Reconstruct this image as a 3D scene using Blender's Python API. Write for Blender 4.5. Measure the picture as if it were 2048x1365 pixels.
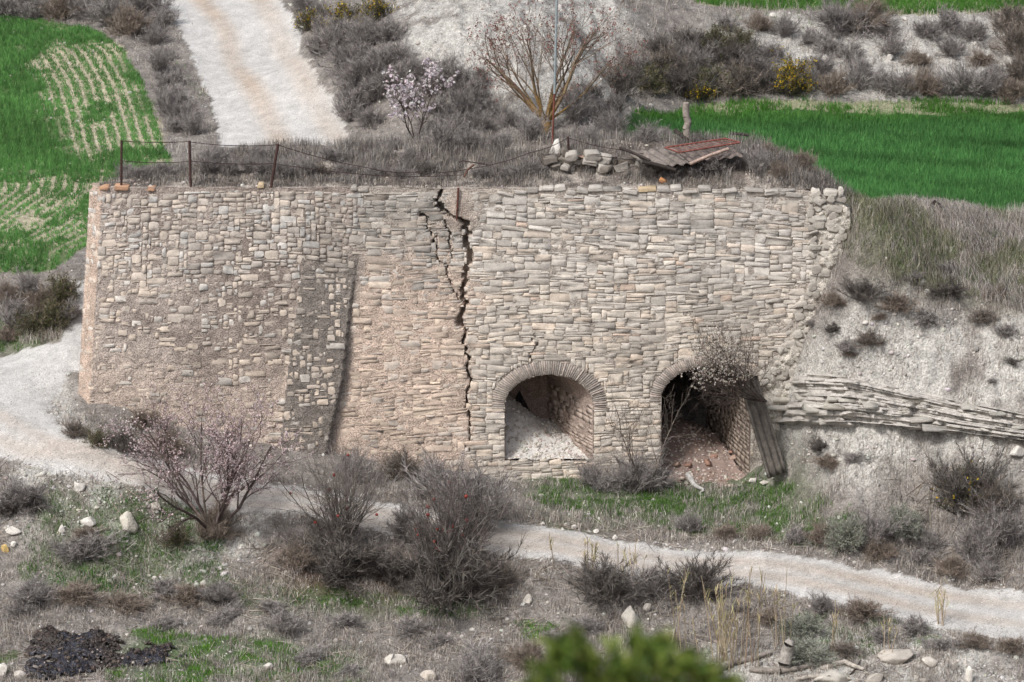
import bpy, bmesh, math, random
import numpy as np
from mathutils import Vector, Matrix

# ------------------------------------------------------------------ reset
for o in list(bpy.data.objects):
    bpy.data.objects.remove(o)
SC = bpy.context.scene
COL = SC.collection

# ------------------------------------------------------------------ camera
PITCH = math.radians(15.0)
CY, CZ = -86.93, 26.69
FPX = 7200.0                                   # focal length in photograph pixels (2048 wide)
cam_d = bpy.data.cameras.new('camera')
cam = bpy.data.objects.new('camera', cam_d); COL.objects.link(cam)
cam.location = (0, CY, CZ)
cam.rotation_euler = (math.pi/2 - PITCH, 0, 0)
cam_d.sensor_width = 36.0
cam_d.lens = FPX/2048*36.0
cam_d.clip_start = 0.5
cam_d.clip_end = 2000
cam_d.dof.use_dof = True
cam_d.dof.focus_distance = 89.0
cam_d.dof.aperture_fstop = 5.6
SC.camera = cam
SC.render.resolution_x = 1024
SC.render.resolution_y = 682

# ------------------------------------------------------------------ sky, sun, exposure
SUN_EL, SUN_AZ = math.radians(50), math.radians(222)   # azimuth: clockwise from +Y
world = bpy.data.worlds.new('World'); SC.world = world
world.use_nodes = True
wn = world.node_tree.nodes; wl = world.node_tree.links
wn.clear()
w_out = wn.new('ShaderNodeOutputWorld'); w_bg = wn.new('ShaderNodeBackground')
w_sky = wn.new('ShaderNodeTexSky'); w_sky.sky_type = 'NISHITA'; w_sky.sun_disc = False
w_sky.sun_elevation = SUN_EL; w_sky.sun_rotation = SUN_AZ
w_sky.dust_density = 4.0; w_sky.ozone_density = 0.6; w_sky.air_density = 1.0
w_hs = wn.new('ShaderNodeHueSaturation'); w_hs.inputs['Saturation'].default_value = 0.55
wl.new(w_sky.outputs[0], w_hs.inputs['Color']); wl.new(w_hs.outputs[0], w_bg.inputs[0]); wl.new(w_bg.outputs[0], w_out.inputs[0])
w_bg.inputs[1].default_value = 0.09
sun_d = bpy.data.lights.new('sun', 'SUN'); sun = bpy.data.objects.new('sun', sun_d); COL.objects.link(sun)
sun_d.energy = 1.5; sun_d.angle = math.radians(10); sun_d.color = (1.0, 0.99, 0.975)
sv = Vector((math.sin(SUN_AZ)*math.cos(SUN_EL), math.cos(SUN_AZ)*math.cos(SUN_EL), math.sin(SUN_EL)))
sun.rotation_euler = sv.to_track_quat('Z', 'Y').to_euler()
SC.view_settings.view_transform = 'Standard'
SC.view_settings.look = 'None'
SC.view_settings.exposure = 0.70
SC.view_settings.gamma = 1.0
SC.view_settings.use_curve_mapping = False

SC.render.engine = 'CYCLES'
SC.cycles.max_bounces = 5; SC.cycles.diffuse_bounces = 3; SC.cycles.glossy_bounces = 2; SC.cycles.transmission_bounces = 2

# ------------------------------------------------------------------ helpers
RG = np.random.default_rng(7)

def lin(r, g, b):
    v = np.array([r, g, b], float)/255
    return np.where(v <= .04045, v/12.92, ((v+.055)/1.055)**2.4)

def hash2(ix, iy, seed):
    h = (ix.astype(np.int64)*374761393 + iy.astype(np.int64)*668265263 + seed*2147483647*13) & 0xffffffff
    h = ((h ^ (h >> 13))*1274126177) & 0xffffffff
    h = (h ^ (h >> 16)) & 0xffffffff
    return h.astype(float)/4294967295.0

def vnoise(x, y, seed=0):
    x = np.asarray(x, float); y = np.asarray(y, float)
    ix = np.floor(x); iy = np.floor(y); fx = x-ix; fy = y-iy
    fx = fx*fx*(3-2*fx); fy = fy*fy*(3-2*fy)
    a = hash2(ix, iy, seed); b = hash2(ix+1, iy, seed); c = hash2(ix, iy+1, seed); d = hash2(ix+1, iy+1, seed)
    return (a*(1-fx)+b*fx)*(1-fy) + (c*(1-fx)+d*fx)*fy

def fbm(x, y, seed=0, octv=4, gain=.5):
    t = 0; a = 1; s = 0
    for k in range(octv):
        t = t + a*vnoise(np.asarray(x)*2**k, np.asarray(y)*2**k, seed+17*k); s += a; a *= gain
    return t/s

def sstep(a, b, x):
    t = np.clip((np.asarray(x, float)-a)/(b-a), 0, 1); return t*t*(3-2*t)

SP, CP = math.sin(PITCH), math.cos(PITCH)
def raydir(px, py):
    dx = (np.asarray(px, float)-1024)/FPX; dy = -(np.asarray(py, float)-682.5)/FPX
    return dx, CP+dy*SP, -SP+dy*CP

def project(x, y, z):
    ry = np.asarray(y)-CY; rz = np.asarray(z)-CZ
    d = ry*CP - rz*SP; u = ry*SP + rz*CP
    d = np.maximum(d, .1)
    return 1024+FPX*np.asarray(x)/d, 682.5-FPX*u/d

def at_z(px, py, z):
    a, b, c = raydir(px, py); t = (z-CZ)/c
    return np.array([a*t, CY+b*t, z])

def at_y(px, py, y):
    a, b, c = raydir(px, py); t = (y-CY)/b
    return np.array([a*t, y, CZ+c*t])

def inpoly(x, y, poly):
    x = np.asarray(x); y = np.asarray(y)
    inside = np.zeros(x.shape, bool); n = len(poly)
    for i in range(n):
        x0, y0 = poly[i]; x1, y1 = poly[(i+1) % n]
        if y0 == y1: continue
        c = ((y0 > y) != (y1 > y)) & (x < (x1-x0)*(y-y0)/(y1-y0)+x0)
        inside ^= c
    return inside

def pl_dist(x, y, pts):
    x = np.asarray(x, float); y = np.asarray(y, float)
    best = np.full(x.shape, 1e9); tt = np.zeros(x.shape)
    for i in range(len(pts)-1):
        ax, ay = pts[i]; bx, by = pts[i+1]
        L = (bx-ax)**2+(by-ay)**2+1e-12
        t = np.clip(((x-ax)*(bx-ax)+(y-ay)*(by-ay))/L, 0, 1)
        d = np.hypot(x-ax-t*(bx-ax), y-ay-t*(by-ay))
        m = d < best; best = np.where(m, d, best); tt = np.where(m, (i+t)/(len(pts)-1), tt)
    return best, tt

# ---- materials
def material(name, rough=.92, nscale=6.0, namt=.25, bscale=30.0, bstr=.3, bdist=.02, spec=.2, fine=None, metallic=0.0, transl=0.0):
    m = bpy.data.materials.new(name); m.use_nodes = True
    N = m.node_tree.nodes; L = m.node_tree.links
    b = N['Principled BSDF']; b.inputs['Roughness'].default_value = rough
    b.inputs['Specular IOR Level'].default_value = spec
    b.inputs['Metallic'].default_value = metallic
    at = N.new('ShaderNodeAttribute'); at.attribute_name = 'Col'
    geo = N.new('ShaderNodeNewGeometry')
    out = at.outputs['Color']
    def mulnoise(col, scale, amt, detail=2.0):
        no = N.new('ShaderNodeTexNoise'); no.inputs['Scale'].default_value = scale; no.inputs['Detail'].default_value = detail
        no.inputs['Roughness'].default_value = .65
        L.new(geo.outputs['Position'], no.inputs['Vector'])
        mr = N.new('ShaderNodeMapRange'); mr.inputs[1].default_value = .3; mr.inputs[2].default_value = .7
        mr.inputs[3].default_value = 1-amt; mr.inputs[4].default_value = 1+amt
        L.new(no.outputs[0], mr.inputs[0])
        vm = N.new('ShaderNodeVectorMath'); vm.operation = 'SCALE'
        L.new(col, vm.inputs[0]); L.new(mr.outputs[0], vm.inputs['Scale'])
        return vm.outputs[0]
    if namt: out = mulnoise(out, nscale, namt)
    if fine: out = mulnoise(out, fine[0], fine[1], 1.0)
    L.new(out, b.inputs['Base Color'])
    if bstr:
        no = N.new('ShaderNodeTexNoise'); no.inputs['Scale'].default_value = bscale; no.inputs['Detail'].default_value = 2
        L.new(geo.outputs['Position'], no.inputs['Vector'])
        bp = N.new('ShaderNodeBump'); bp.inputs['Strength'].default_value = bstr; bp.inputs['Distance'].default_value = bdist
        L.new(no.outputs[0], bp.inputs['Height']); L.new(bp.outputs[0], b.inputs['Normal'])
    if transl:
        tr = N.new('ShaderNodeBsdfTranslucent'); mx = N.new('ShaderNodeMixShader'); mx.inputs[0].default_value = transl
        L.new(out, tr.inputs[0]); L.new(b.outputs[0], mx.inputs[1]); L.new(tr.outputs[0], mx.inputs[2])
        L.new(mx.outputs[0], N['Material Output'].inputs['Surface'])
    return m

M_GROUND = material('chalky_ground', .95, 5.0, .26, 16, .8, .06, fine=(22, .32))
M_ROAD = material('gravel_road', .95, 3.0, .08, 30, .5, .03, fine=(30, .26))
M_STONE = material('limestone', .9, 9, .14, 28, .5, .02, fine=(60, .14))
M_MORTAR = material('lime_mortar', .97, 5.0, .20, 30, .9, .04, fine=(30, .42))
M_ROCK = material('chalk_rock', .93, 6, .14, 22, .6, .03, fine=(50, .14))
M_GRASS = material('grass_blades', .85, 2.0, .18, bstr=0, transl=.25)
M_DRY = material('dry_grass', .9, 1.2, .2, bstr=0, transl=.15)
M_TWIG = material('twigs', .9, 3.0, .2, bstr=0)
M_BARK = material('bark', .95, 12, .35, 40, .8, .02)
M_PETAL = material('petals', .7, 8, .1, bstr=0, transl=.3)
M_RUST = material('rusty_metal', .85, 14, .35, 60, .3, .01, spec=.3)
M_GALV = material('galvanised_metal', .55, 10, .15, 40, .1, .005, spec=.5, metallic=.3)
M_SHEET = material('fibre_cement', .9, 7, .3, 40, .4, .01, fine=(30, .2))
M_WOOD = material('weathered_wood', .9, 10, .3, 30, .5, .02)
M_BRICK = material('fired_brick', .92, 14, .25, 40, .5, .01)
M_TAR = material('wet_ash', .45, 8, .5, 20, .8, .06, spec=.5)
M_FRUIT = material('fruit_skin', .5, 10, .3, bstr=0, spec=.4)
M_NEEDLE = material('needles', .7, 5, .25, bstr=0, transl=.2)

# ---- mesh building
def link(name, mesh, parent=None):
    o = bpy.data.objects.new(name, mesh); COL.objects.link(o)
    if parent is not None: o.parent = parent
    return o

def mesh_of(name, V, faces, C, mat, smooth=False):
    """faces: list of int arrays (n,k); C: (nverts,3) linear colour or one colour"""
    V = np.asarray(V, np.float32).reshape(-1, 3)
    me = bpy.data.meshes.new(name)
    me.vertices.add(len(V)); me.vertices.foreach_set('co', V.ravel())
    faces = [np.asarray(f, np.int32) for f in faces if len(f)]
    nl = sum(f.size for f in faces); npol = sum(len(f) for f in faces)
    me.loops.add(nl); me.polygons.add(npol)
    me.loops.foreach_set('vertex_index', np.concatenate([f.ravel() for f in faces]))
    starts = []; s = 0
    for f in faces:
        k = f.shape[1]; starts.append(s+np.arange(len(f), dtype=np.int32)*k); s += f.size
    me.polygons.foreach_set('loop_start', np.concatenate(starts))
    if smooth: me.polygons.foreach_set('use_smooth', np.ones(npol, bool))
    C = np.asarray(C, np.float32)
    if C.ndim == 1: C = np.tile(C, (len(V), 1))
    ca = me.color_attributes.new('Col', 'FLOAT_COLOR', 'POINT')
    ca.data.foreach_set('color', np.concatenate([C, np.ones((len(V), 1), np.float32)], 1).ravel())
    me.update(calc_edges=True); me.validate()
    me.materials.append(mat)
    return me

class Acc:
    def __init__(s): s.V = []; s.F = {}; s.C = []; s.n = 0
    def add(s, V, faces, C):
        V = np.asarray(V, float).reshape(-1, 3); C = np.asarray(C, float)
        if C.ndim == 1: C = np.tile(C, (len(V), 1))
        for f in faces:
            f = np.asarray(f, np.int64)
            if len(f): s.F.setdefault(f.shape[1], []).append(f+s.n)
        s.V.append(V); s.C.append(C); s.n += len(V)
    def mesh(s, name, mat, smooth=False):
        return mesh_of(name, np.concatenate(s.V), [np.concatenate(f) for f in s.F.values()], np.concatenate(s.C), mat, smooth)
    def build(s, name, mat, parent=None, smooth=False):
        return link(name, s.mesh(name, mat, smooth), parent)

def tag(o, label=None, cat=None, group=None, kind=None):
    if label: o['label'] = label
    if cat: o['category'] = cat
    if group: o['group'] = group
    if kind: o['kind'] = kind
    return o

def empty(name, loc=(0, 0, 0)):
    o = bpy.data.objects.new(name, None); COL.objects.link(o); o.location = loc
    o.empty_display_size = .2
    return o

def frusta(P0, P1, R0, R1, sides=3):
    P0 = np.asarray(P0, float); P1 = np.asarray(P1, float); n = len(P0)
    d = P1-P0; d /= (np.linalg.norm(d, axis=1, keepdims=True)+1e-9)
    ref = np.where(np.abs(d[:, 2:3]) > .9, np.array([[1., 0, 0]]), np.array([[0, 0, 1.]]))
    a = np.cross(d, ref); a /= (np.linalg.norm(a, axis=1, keepdims=True)+1e-9); b = np.cross(d, a)
    ang = np.arange(sides)*2*np.pi/sides
    ring = a[:, None, :]*np.cos(ang)[None, :, None] + b[:, None, :]*np.sin(ang)[None, :, None]
    A = P0[:, None, :]+ring*np.asarray(R0)[:, None, None]; B = P1[:, None, :]+ring*np.asarray(R1)[:, None, None]
    V = np.concatenate([A, B], 1).reshape(-1, 3)
    base = (np.arange(n)*2*sides)[:, None]
    F = []
    for k in range(sides):
        k2 = (k+1) % sides
        F.append(base+np.array([[k, k2, sides+k2, sides+k]]))
    return V, np.concatenate(F)

def blades(P, h, w, lean, C, rng, seg=2, leandir=None, droop=.2):
    n = len(P); P = np.asarray(P, float)
    az = rng.uniform(0, 2*np.pi, n); la = rng.uniform(0, 2*np.pi, n) if leandir is None else leandir
    s = np.stack([np.cos(az), np.sin(az), np.zeros(n)], 1)*(w*.5)[:, None]
    l = np.stack([np.cos(la), np.sin(la), np.zeros(n)], 1)
    up = np.array([0, 0, 1.])
    tip = P+l*(lean*h)[:, None]+up*(h*np.sqrt(np.clip(1-lean**2, .05, 1)))[:, None] - up*(droop*lean*h)[:, None]
    if seg == 1:
        V = np.stack([P-s, P+s, tip], 1).reshape(-1, 3)
        F = np.arange(n*3).reshape(n, 3); k = 3
    else:
        mid = P+l*(lean*h*.35)[:, None]+up*(h*.58)[:, None]*np.sqrt(np.clip(1-lean**2*.3, .2, 1))[:, None]
        V = np.stack([P-s, P+s, mid-s*.7, mid+s*.7, tip], 1).reshape(-1, 3)
        b = (np.arange(n)*5)[:, None]
        F = np.concatenate([b+np.array([[0, 1, 3]]), b+np.array([[0, 3, 2]]), b+np.array([[2, 3, 4]])]); k = 5
    return V, F, np.repeat(C, k, axis=0)

ICO_V = None
def ico(sub):
    bm = bmesh.new(); bmesh.ops.create_icosphere(bm, subdivisions=sub, radius=1.0)
    V = np.array([v.co[:] for v in bm.verts]); F = np.array([[v.index for v in f.verts] for f in bm.faces]); bm.free()
    return V, F
ICO1 = ico(1); ICO2 = ico(2); ICO3 = ico(3)

def pebbles(P, size, C, rng, flat=.6):
    bv, bf = ICO1; n = len(P)
    sc = size[:, None]*np.stack([rng.uniform(.7, 1.4, n), rng.uniform(.6, 1.1, n), rng.uniform(.4, .9, n)*flat/.6], 1)
    jit = rng.uniform(.72, 1.25, (n, 12, 1))
    V = bv[None]*jit*sc[:, None, :]*.5
    a = rng.uniform(0, 2*np.pi, n); t = rng.normal(0, .35, n)
    ct, st = np.cos(t)[:, None], np.sin(t)[:, None]
    x = V[..., 0]*ct-V[..., 2]*st; z = V[..., 0]*st+V[..., 2]*ct; V = np.stack([x, V[..., 1], z], 2)
    ca, sa = np.cos(a)[:, None], np.sin(a)[:, None]
    x = V[..., 0]*ca-V[..., 1]*sa; y = V[..., 0]*sa+V[..., 1]*ca; V = np.stack([x, y, V[..., 2]], 2)
    V = V+P[:, None, :]
    F = (np.arange(n)*12)[:, None, None]+bf[None]
    return V.reshape(-1, 3), F.reshape(-1, 3), np.repeat(C, 12, axis=0)

def rock_geo(rng, sub=3, cuts=14, rough=.06, tight=.5):
    V, F = (ICO3 if sub == 3 else ICO2); V = V.copy()
    for k in range(cuts):
        n = rng.normal(0, 1, 3); n /= np.linalg.norm(n); d = rng.uniform(tight, tight+.33)
        p = V@n; over = p > d
        V[over] -= (p[over]-d)[:, None]*n[None]
    V *= 1+rough*(vnoise(V[:, 0]*3+9, V[:, 1]*3+V[:, 2]*2.3, int(rng.integers(999)))-.5)[:, None]*2
    return V, F

def vary(c, n, rng, amt=.15, hue=.03):
    c = np.asarray(c, float)
    return np.clip(c[None]*(1+rng.normal(0, amt, (n, 1)))*(1+rng.normal(0, hue, (n, 3))), .003, .95)

def pick(cols, n, rng, amt=.15, hue=.03, p=None):
    cols = np.array(cols); i = rng.choice(len(cols), n, p=p)
    return np.clip(cols[i]*(1+rng.normal(0, amt, (n, 1)))*(1+rng.normal(0, hue, (n, 3))), .003, .95)

# ------------------------------------------------------------------ terrain
CTRL = [(150,815,1.72),(350,865,1.15),(560,905,.62),(800,935,.2),(1000,958,-.15),(1200,962,-.2),(1400,960,-.2),(1520,965,-.15),
 (60,880,1.65),(0,800,2.0),(-150,800,2.05),(80,730,2.4),(145,695,2.7),(120,830,1.75),
 (0,915,1.3),(100,945,1.2),(270,970,.95),(600,1030,.2),(1100,1115,-.5),(1500,1170,-.8),(1700,1205,-.95),(2048,1280,-1.3),(2300,1335,-1.6),
 (180,890,1.6),(270,925,1.25),(600,975,.35),(850,1020,-.08),(1100,1055,-.35),(1500,1105,-.6),(1700,1130,-.75),(2048,1185,-1.1),(2300,1225,-1.4),
 (-300,915,1.35),(-300,1150,-.6),(-300,1365,-1.3),
 (0,1150,-.6),(0,1365,-1.3),(300,1150,-.8),(700,1200,-1.2),(1000,1220,-1.35),(1400,1260,-1.5),(1800,1300,-1.5),(2048,1340,-1.6),
 (500,1365,-1.6),(1000,1365,-1.8),(1500,1365,-1.9),(2048,1365,-1.8),(2300,1400,-2.0),
 (1700,1050,-.1),(1700,960,.7),(1700,876,1.45),(1700,745,2.98),(1700,640,4.2),(1700,560,5.0),(1720,440,6.5),
 (1860,1090,-.6),(1860,980,.6),(1860,878,1.6),(1860,770,2.85),(1860,660,4.1),(1860,560,5.0),(1880,424,6.28),
 (2048,1100,-.45),(2048,1000,.55),(2048,890,1.7),(2048,805,2.75),(2048,680,4.0),(2048,565,4.95),(2048,455,5.92),
 (2350,1130,-.6),(2350,1000,.6),(2350,880,1.8),(2350,800,2.8),(2350,640,4.3),(2350,460,6.0),
 (1585,960,.05),(1585,880,.9),(1590,750,2.55),(1640,620,4.25),(1680,520,5.4),(1690,410,6.7),(1620,1030,-.2),
 (0,715,2.2),(0,690,2.35),(0,545,3.8),(150,545,3.9),(90,600,3.4),(0,300,4.95),(0,40,6.5),(300,300,5.0),(330,60,6.65),(0,0,6.9),(-300,300,4.9),(-300,40,6.5),(-300,560,3.7),(-300,700,2.3),
 (560,285,5.1),(440,0,7.0),(560,120,6.0),(480,200,5.6),(720,230,5.6),(760,110,7.2),(680,80,6.9),(600,20,7.1),(950,60,8.0),(1000,240,5.8),(1000,0,8.5),(850,0,8.3),(850,270,5.6),
 (1120,200,6.3),(1120,40,8.0),(1250,200,5.4),(1250,30,7.5),(1300,260,5.2),(2048,215,5.0),(1700,210,5.05),(1400,210,5.05),(2350,215,4.95),
 (1400,30,7.2),(1700,25,7.1),(2048,35,7.0),(2350,35,7.0),(1400,0,7.35),(2048,0,7.25),
 (1500,120,6.1),(1850,120,6.05),(2200,120,6.0)]
CW = [at_z(*c) for c in CTRL]
CW += [np.array(p, float) for p in [(-9,2.2,2.2),(-9.2,5.5,3.4),(-3,2,.4),(0,3,.0),(4.5,3,.0),(5.4,1.2,-.1),(0,7.5,2.5),(5,8,3.4),(-6,5,2.4),(-7,10,4.1),(6.0,.8,-.2),(6.0,2.2,-.1),(9,4,5.6),(13,5,5.0),(12,10.7,4.3),(6,12,4.6),(0,12,4.7),(17,4,5.1),(17,11,4.2),
  (-14,-14,-2.0),(0,-14,-2.1),(14,-14,-2.2),(-22,-8,-.9),(22,-9,-1.6),(-24,6,2.8),(-24,30,6.6),(24,24,5.1),(24,30,7.2),(0,45,9.5),(-20,45,8.0),(22,45,8.2),(24,0,5.4),
  (0,-22,-2.2),(-22,-22,-2.2),(22,-22,-2.4)]]
CW = np.array(CW)

def rbf_fit(P):
    xy = P[:, :2]; n = len(P)
    R = np.hypot(xy[:, None, 0]-xy[None, :, 0], xy[:, None, 1]-xy[None, :, 1])
    A = np.zeros((n+3, n+3)); A[:n, :n] = R - np.eye(n)*.05; A[:n, n] = 1; A[:n, n+1:] = xy; A[n, :n] = 1; A[n+1:, :n] = xy.T
    sol = np.linalg.solve(A, np.concatenate([P[:, 2], np.zeros(3)]))
    return xy, sol
def rbf_eval(m, x, y):
    xy, s = m; n = len(xy); out = s[n]+s[n+1]*x+s[n+2]*y
    for i in range(n): out = out+s[i]*np.hypot(x-xy[i, 0], y-xy[i, 1])
    return out

def axis(lo, hi, step, olo, ohi):
    core = np.arange(lo, hi+1e-6, step)
    def outw(a, lim, sgn):
        r = []; st = step; v = a
        while (v < lim if sgn > 0 else v > lim):
            st *= 1.25; v = v+sgn*st; r.append(v)
        return r
    return np.concatenate([np.array(outw(lo, olo, -1))[::-1], core, np.array(outw(hi, ohi, 1))])
XS = axis(-21, 21, .09, -260, 260); YS = axis(-14, 36, .09, -110, 420)
GX, GY = np.meshgrid(XS, YS)          # [iy, ix]
mA = rbf_fit(CW)
ZA = rbf_eval(mA, np.clip(GX, -26, 26), np.clip(GY, -24, 46))
def blur(Z, k):
    for ax in (0, 1):
        pad = [(k, k) if a == ax else (0, 0) for a in (0, 1)]
        Zp = np.pad(Z, pad, mode='edge'); cs = np.cumsum(Zp, axis=ax)
        z0 = np.zeros_like(np.take(cs, [0], axis=ax)); cs = np.concatenate([z0, cs], axis=ax); n = Z.shape[ax]
        Z = (np.take(cs, np.arange(2*k+1, 2*k+1+n), axis=ax)-np.take(cs, np.arange(n), axis=ax))/(2*k+1)
    return Z
ZA = blur(ZA, 2)
_pit = (GX < 6.42) & (GX > -9.6) & (GY > .12) & (GY < 3.6); ZA = np.where(_pit, np.minimum(ZA, -.25+np.maximum(0, -GX-1)*.22), ZA)
# far land rises; the viewer stands on the opposite valley side
ZA = np.where(GY > 42, ZA+(GY-42)*.07, ZA)
ZA = np.where(GY < -16, ZA*sstep(-30, -16, GY)+(-2.2)*(1-sstep(-30, -16, GY)), ZA)
ZA = np.where(GY < -50, np.maximum(ZA, -2.2+27.0*np.clip((-50-GY)/37.0, 0, 1.15)), ZA)

# ---- front road, upper road, fields as ground plans
def bil(Z, x, y):
    x = np.asarray(x, float); y = np.asarray(y, float)
    i = np.clip(np.searchsorted(XS, x)-1, 0, len(XS)-2); j = np.clip(np.searchsorted(YS, y)-1, 0, len(YS)-2)
    fx = np.clip((x-XS[i])/(XS[i+1]-XS[i]), 0, 1); fy = np.clip((y-YS[j])/(YS[j+1]-YS[j]), 0, 1)
    return (Z[j, i]*(1-fx)+Z[j, i+1]*fx)*(1-fy)+(Z[j+1, i]*(1-fx)+Z[j+1, i+1]*fx)*fy
def hitA(px, py):
    a, b, c = raydir(px, py); t = np.arange(60, 150, .06)
    x, y, z = a*t, CY+b*t, CZ+c*t
    below = z < bil(ZA, x, y)
    k = int(np.argmax(below)) if below.any() else len(t)-1
    return np.array([x[k], y[k]])
def plan(pts): return [tuple(hitA(*p)) for p in pts]

ROAD1 = plan([(2350,1225),(2048,1185),(1700,1130),(1500,1105),(1100,1055),(850,1020),(600,975),(400,945),(270,915),(180,888),(120,855),(100,825),(112,790),(135,750)])
ROAD1 += [(-10.6,1.2),(-10.2,3.0),(-8.4,6.5),(-6.6,10.5),(-5.2,14.2)]
ROAD1 += [(-8.6,14.6),(-9.5,11),(-10.5,7.2),(-11.4,4.6)]
ROAD1 += plan([(120,684),(60,698),(0,716),(-160,745),(-330,790),(-330,860),(-160,895),(0,915),(100,945),(270,970),(600,1030),(850,1075),(1100,1115),(1500,1172),(1700,1208),(2048,1280),(2350,1340)])
ROAD2 = plan([(440,292),(432,240),(402,150),(372,80),(312,0),(285,-60),(560,-60),(562,0),(600,60),(608,120),(640,170),(682,212),(690,258),(704,288)])
FIELD_L = plan([(-420,25),(0,33),(110,42),(190,62),(250,100),(290,170),(312,230),(330,290),(345,330)])+[(-9.6,11.5),(-10.6,8.5),(-11.6,6.6)]+plan([(120,542),(0,548),(-420,560)])
FIELD_R = [tuple(hitA(1225,262)), tuple(hitA(1270,222))]+plan([(1400,207),(1700,206),(2048,212),(2420,216)])+[(24,10),(12.4,7.2),(9.5,6.0),(6.5,7.5),(4.2,12.0)]
FIELD_U = plan([(1390,-4),(1395,8),(1700,22),(1820,30),(2048,22),(2420,20)])+[(30,42),(6,42)]

wx = GX+.32*(fbm(GX*1.1, GY*1.1, 3)-.5)+.14*(vnoise(GX*5, GY*5, 4)-.5)
wy = GY+.32*(fbm(GX*1.1, GY*1.1, 5)-.5)+.14*(vnoise(GX*5, GY*5, 6)-.5)
mRoad = inpoly(wx, wy, ROAD1) | inpoly(wx, wy, ROAD2)
mFL = inpoly(wx, wy, FIELD_L) & ~mRoad
mFR = inpoly(wx, wy, FIELD_R) & ~mRoad
mFU = inpoly(wx, wy, FIELD_U) & ~mRoad
near = (np.abs(GX) < 24) & (GY > -16) & (GY < 40)
rf = blur(mRoad.astype(float), 3); ff = blur((mFL | mFR | mFU).astype(float), 3)
rough = (1-rf*.9)*(1-ff*.75)
PXg, PYg = project(GX, GY, ZA)
lump = fbm(GX*.9, GY*.9, 11, 4)-.5
fine = fbm(GX*4, GY*4, 12, 3)-.5
mSlope = sstep(1540, 1640, PXg)*(GY < 2.5)*(GY > -6)
ZA = ZA + near*rough*(.22*lump+.12*fine + mSlope*(.30*(fbm(GX*1.6+3, GY*.9, 14, 3)-.5)+.22*(fbm(GX*4.2, GY*1.1, 15, 3)-.5)))
mTop = sstep(760, 840, PXg)*sstep(1290, 1220, PXg)*(GY > 14)*(GY < 30); ZA = ZA+mTop*(.35*(fbm(GX*2.2, GY*.8, 16, 3)-.5)+.15*(fbm(GX*5, GY*2, 18, 2)-.5))
# ruts: two shallow wheel tracks in the front road
ZA = ZA - .03*rf*fbm(GX*.3, GY*2.2, 20, 2)

# ---- mound behind the wall (second sheet)
U_C = -10.2
def lean_u(u): return np.clip((-5.5-np.asarray(u, float))/4.7, 0, 1)
def zone_left(u, z): # 1 left of buttress right edge
    ub = np.interp(z, BUT_R[1], BUT_R[0]); return (np.asarray(u) < ub)
def yface(u, z):
    u = np.asarray(u, float); z = np.asarray(z, float)
    y = .07*z
    t = np.clip((5.9-z)/5.9, 0, 1.1)
    ub = np.interp(z, BUT_R[1], BUT_R[0]); ul = np.interp(z, BUT_L[1], BUT_L[0])
    L = (u < ub)
    y = y - L*.21*t
    inb = L & (u > ul)
    y = y - inb*.10*sstep(5.4, 3.2, z)
    return y
def W(u, z, d=0):
    u = np.asarray(u, float); z = np.asarray(z, float); d = np.asarray(d, float)
    uf = np.maximum(u, U_C)
    x = uf - lean_u(uf)*.075*(7.2-z); y = yface(uf, z)
    s = np.maximum(U_C-u, 0); s1 = np.minimum(s, .55); s2 = s-s1
    x = x - .62*s1 + .45*s2; y = y + .78*s1 + .89*s2
    c = np.clip(s/.2, 0, 1)
    x = x - d*.75*c*np.where(s2 > 0, 1.1, 1); y = y - d*(1-.4*c)
    return np.stack(np.broadcast_arrays(x, y, z), -1)
BUT_R = (np.array([-4.75, -4.30, -4.12, -4.15, -3.85, -3.84]), np.array([.4, 2.2, 3.6, 4.55, 5.45, 9]))
BUT_L = (np.array([-5.95, -5.6, -5.35, -5.3]), np.array([.4, 3.0, 5.2, 9]))
def w_at(px, py):
    y = 0.2
    for k in range(6):
        p = at_y(px, py, y); u = p[0]
        for q in range(3): u = p[0]+float(lean_u(u))*.075*(7.2-p[2])
        y = float(yface(u, p[2]))
    return float(u), float(p[2])
# buttress edges from the photograph
def edge_uz(pts):
    q = sorted([w_at(*p) for p in pts], key=lambda t: t[1]); return (np.array([a for a, b in q]), np.array([b for a, b in q]))
BR = edge_uz([(652,905),(686,750),(700,610),(714,520),(716,420)]); BL = edge_uz([(558,900),(578,720),(604,540),(606,420)])
BUT_R, BUT_L = BR, BL
def ztop(u):
    u = np.asarray(u, float)
    return 7.22+.05*(fbm(u*1.3, u*0+2, 31, 3)-.5)+np.interp(u, [-11, -9, 0, 6, 7.4, 8.4], [.0, .0, -.03, -.08, -.12, -.5])

mB_pts = []
for u in np.arange(-10.2, 7.6, 1.6): mB_pts.append((u, .62, 7.14))
mB_pts += [tuple(at_z(*c)) for c in [(420,318,7.5),(480,305,7.62),(600,290,7.6),(850,285,7.6),(1100,278,7.9),(1230,285,7.85),(1400,280,8.0),(1480,285,7.85),(1560,310,7.55),(1250,345,7.35),(1000,340,7.35),(700,345,7.3),(500,345,7.4),(300,345,7.25),(1420,345,7.4),(1640,345,7.2),(720,318,7.42)]]
mB_pts += [(-9.6,1.6,7.2),(-8.4,3.2,7.0),(-6.5,5.0,6.7),(-4,6.3,6.6),(0,6.5,6.7),(4,5.6,6.8),(7.2,3.5,6.6),(9,2.4,6.3),(9.5,4,5.2),(-6,7.5,4.2),(-3,9,3.6),(1,9,3.6),(5,8,3.4),(8.6,6,4.0),(8.2,.9,6.3),(9,.3,5.2),(9.6,1.2,5.4)]
mBf = rbf_fit(np.array(mB_pts))
BX, BY = np.meshgrid(np.arange(-10.8, 9.6, .07), np.arange(.1, 9.6, .07))
ZB0 = rbf_eval(mBf, BX, BY)
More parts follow.
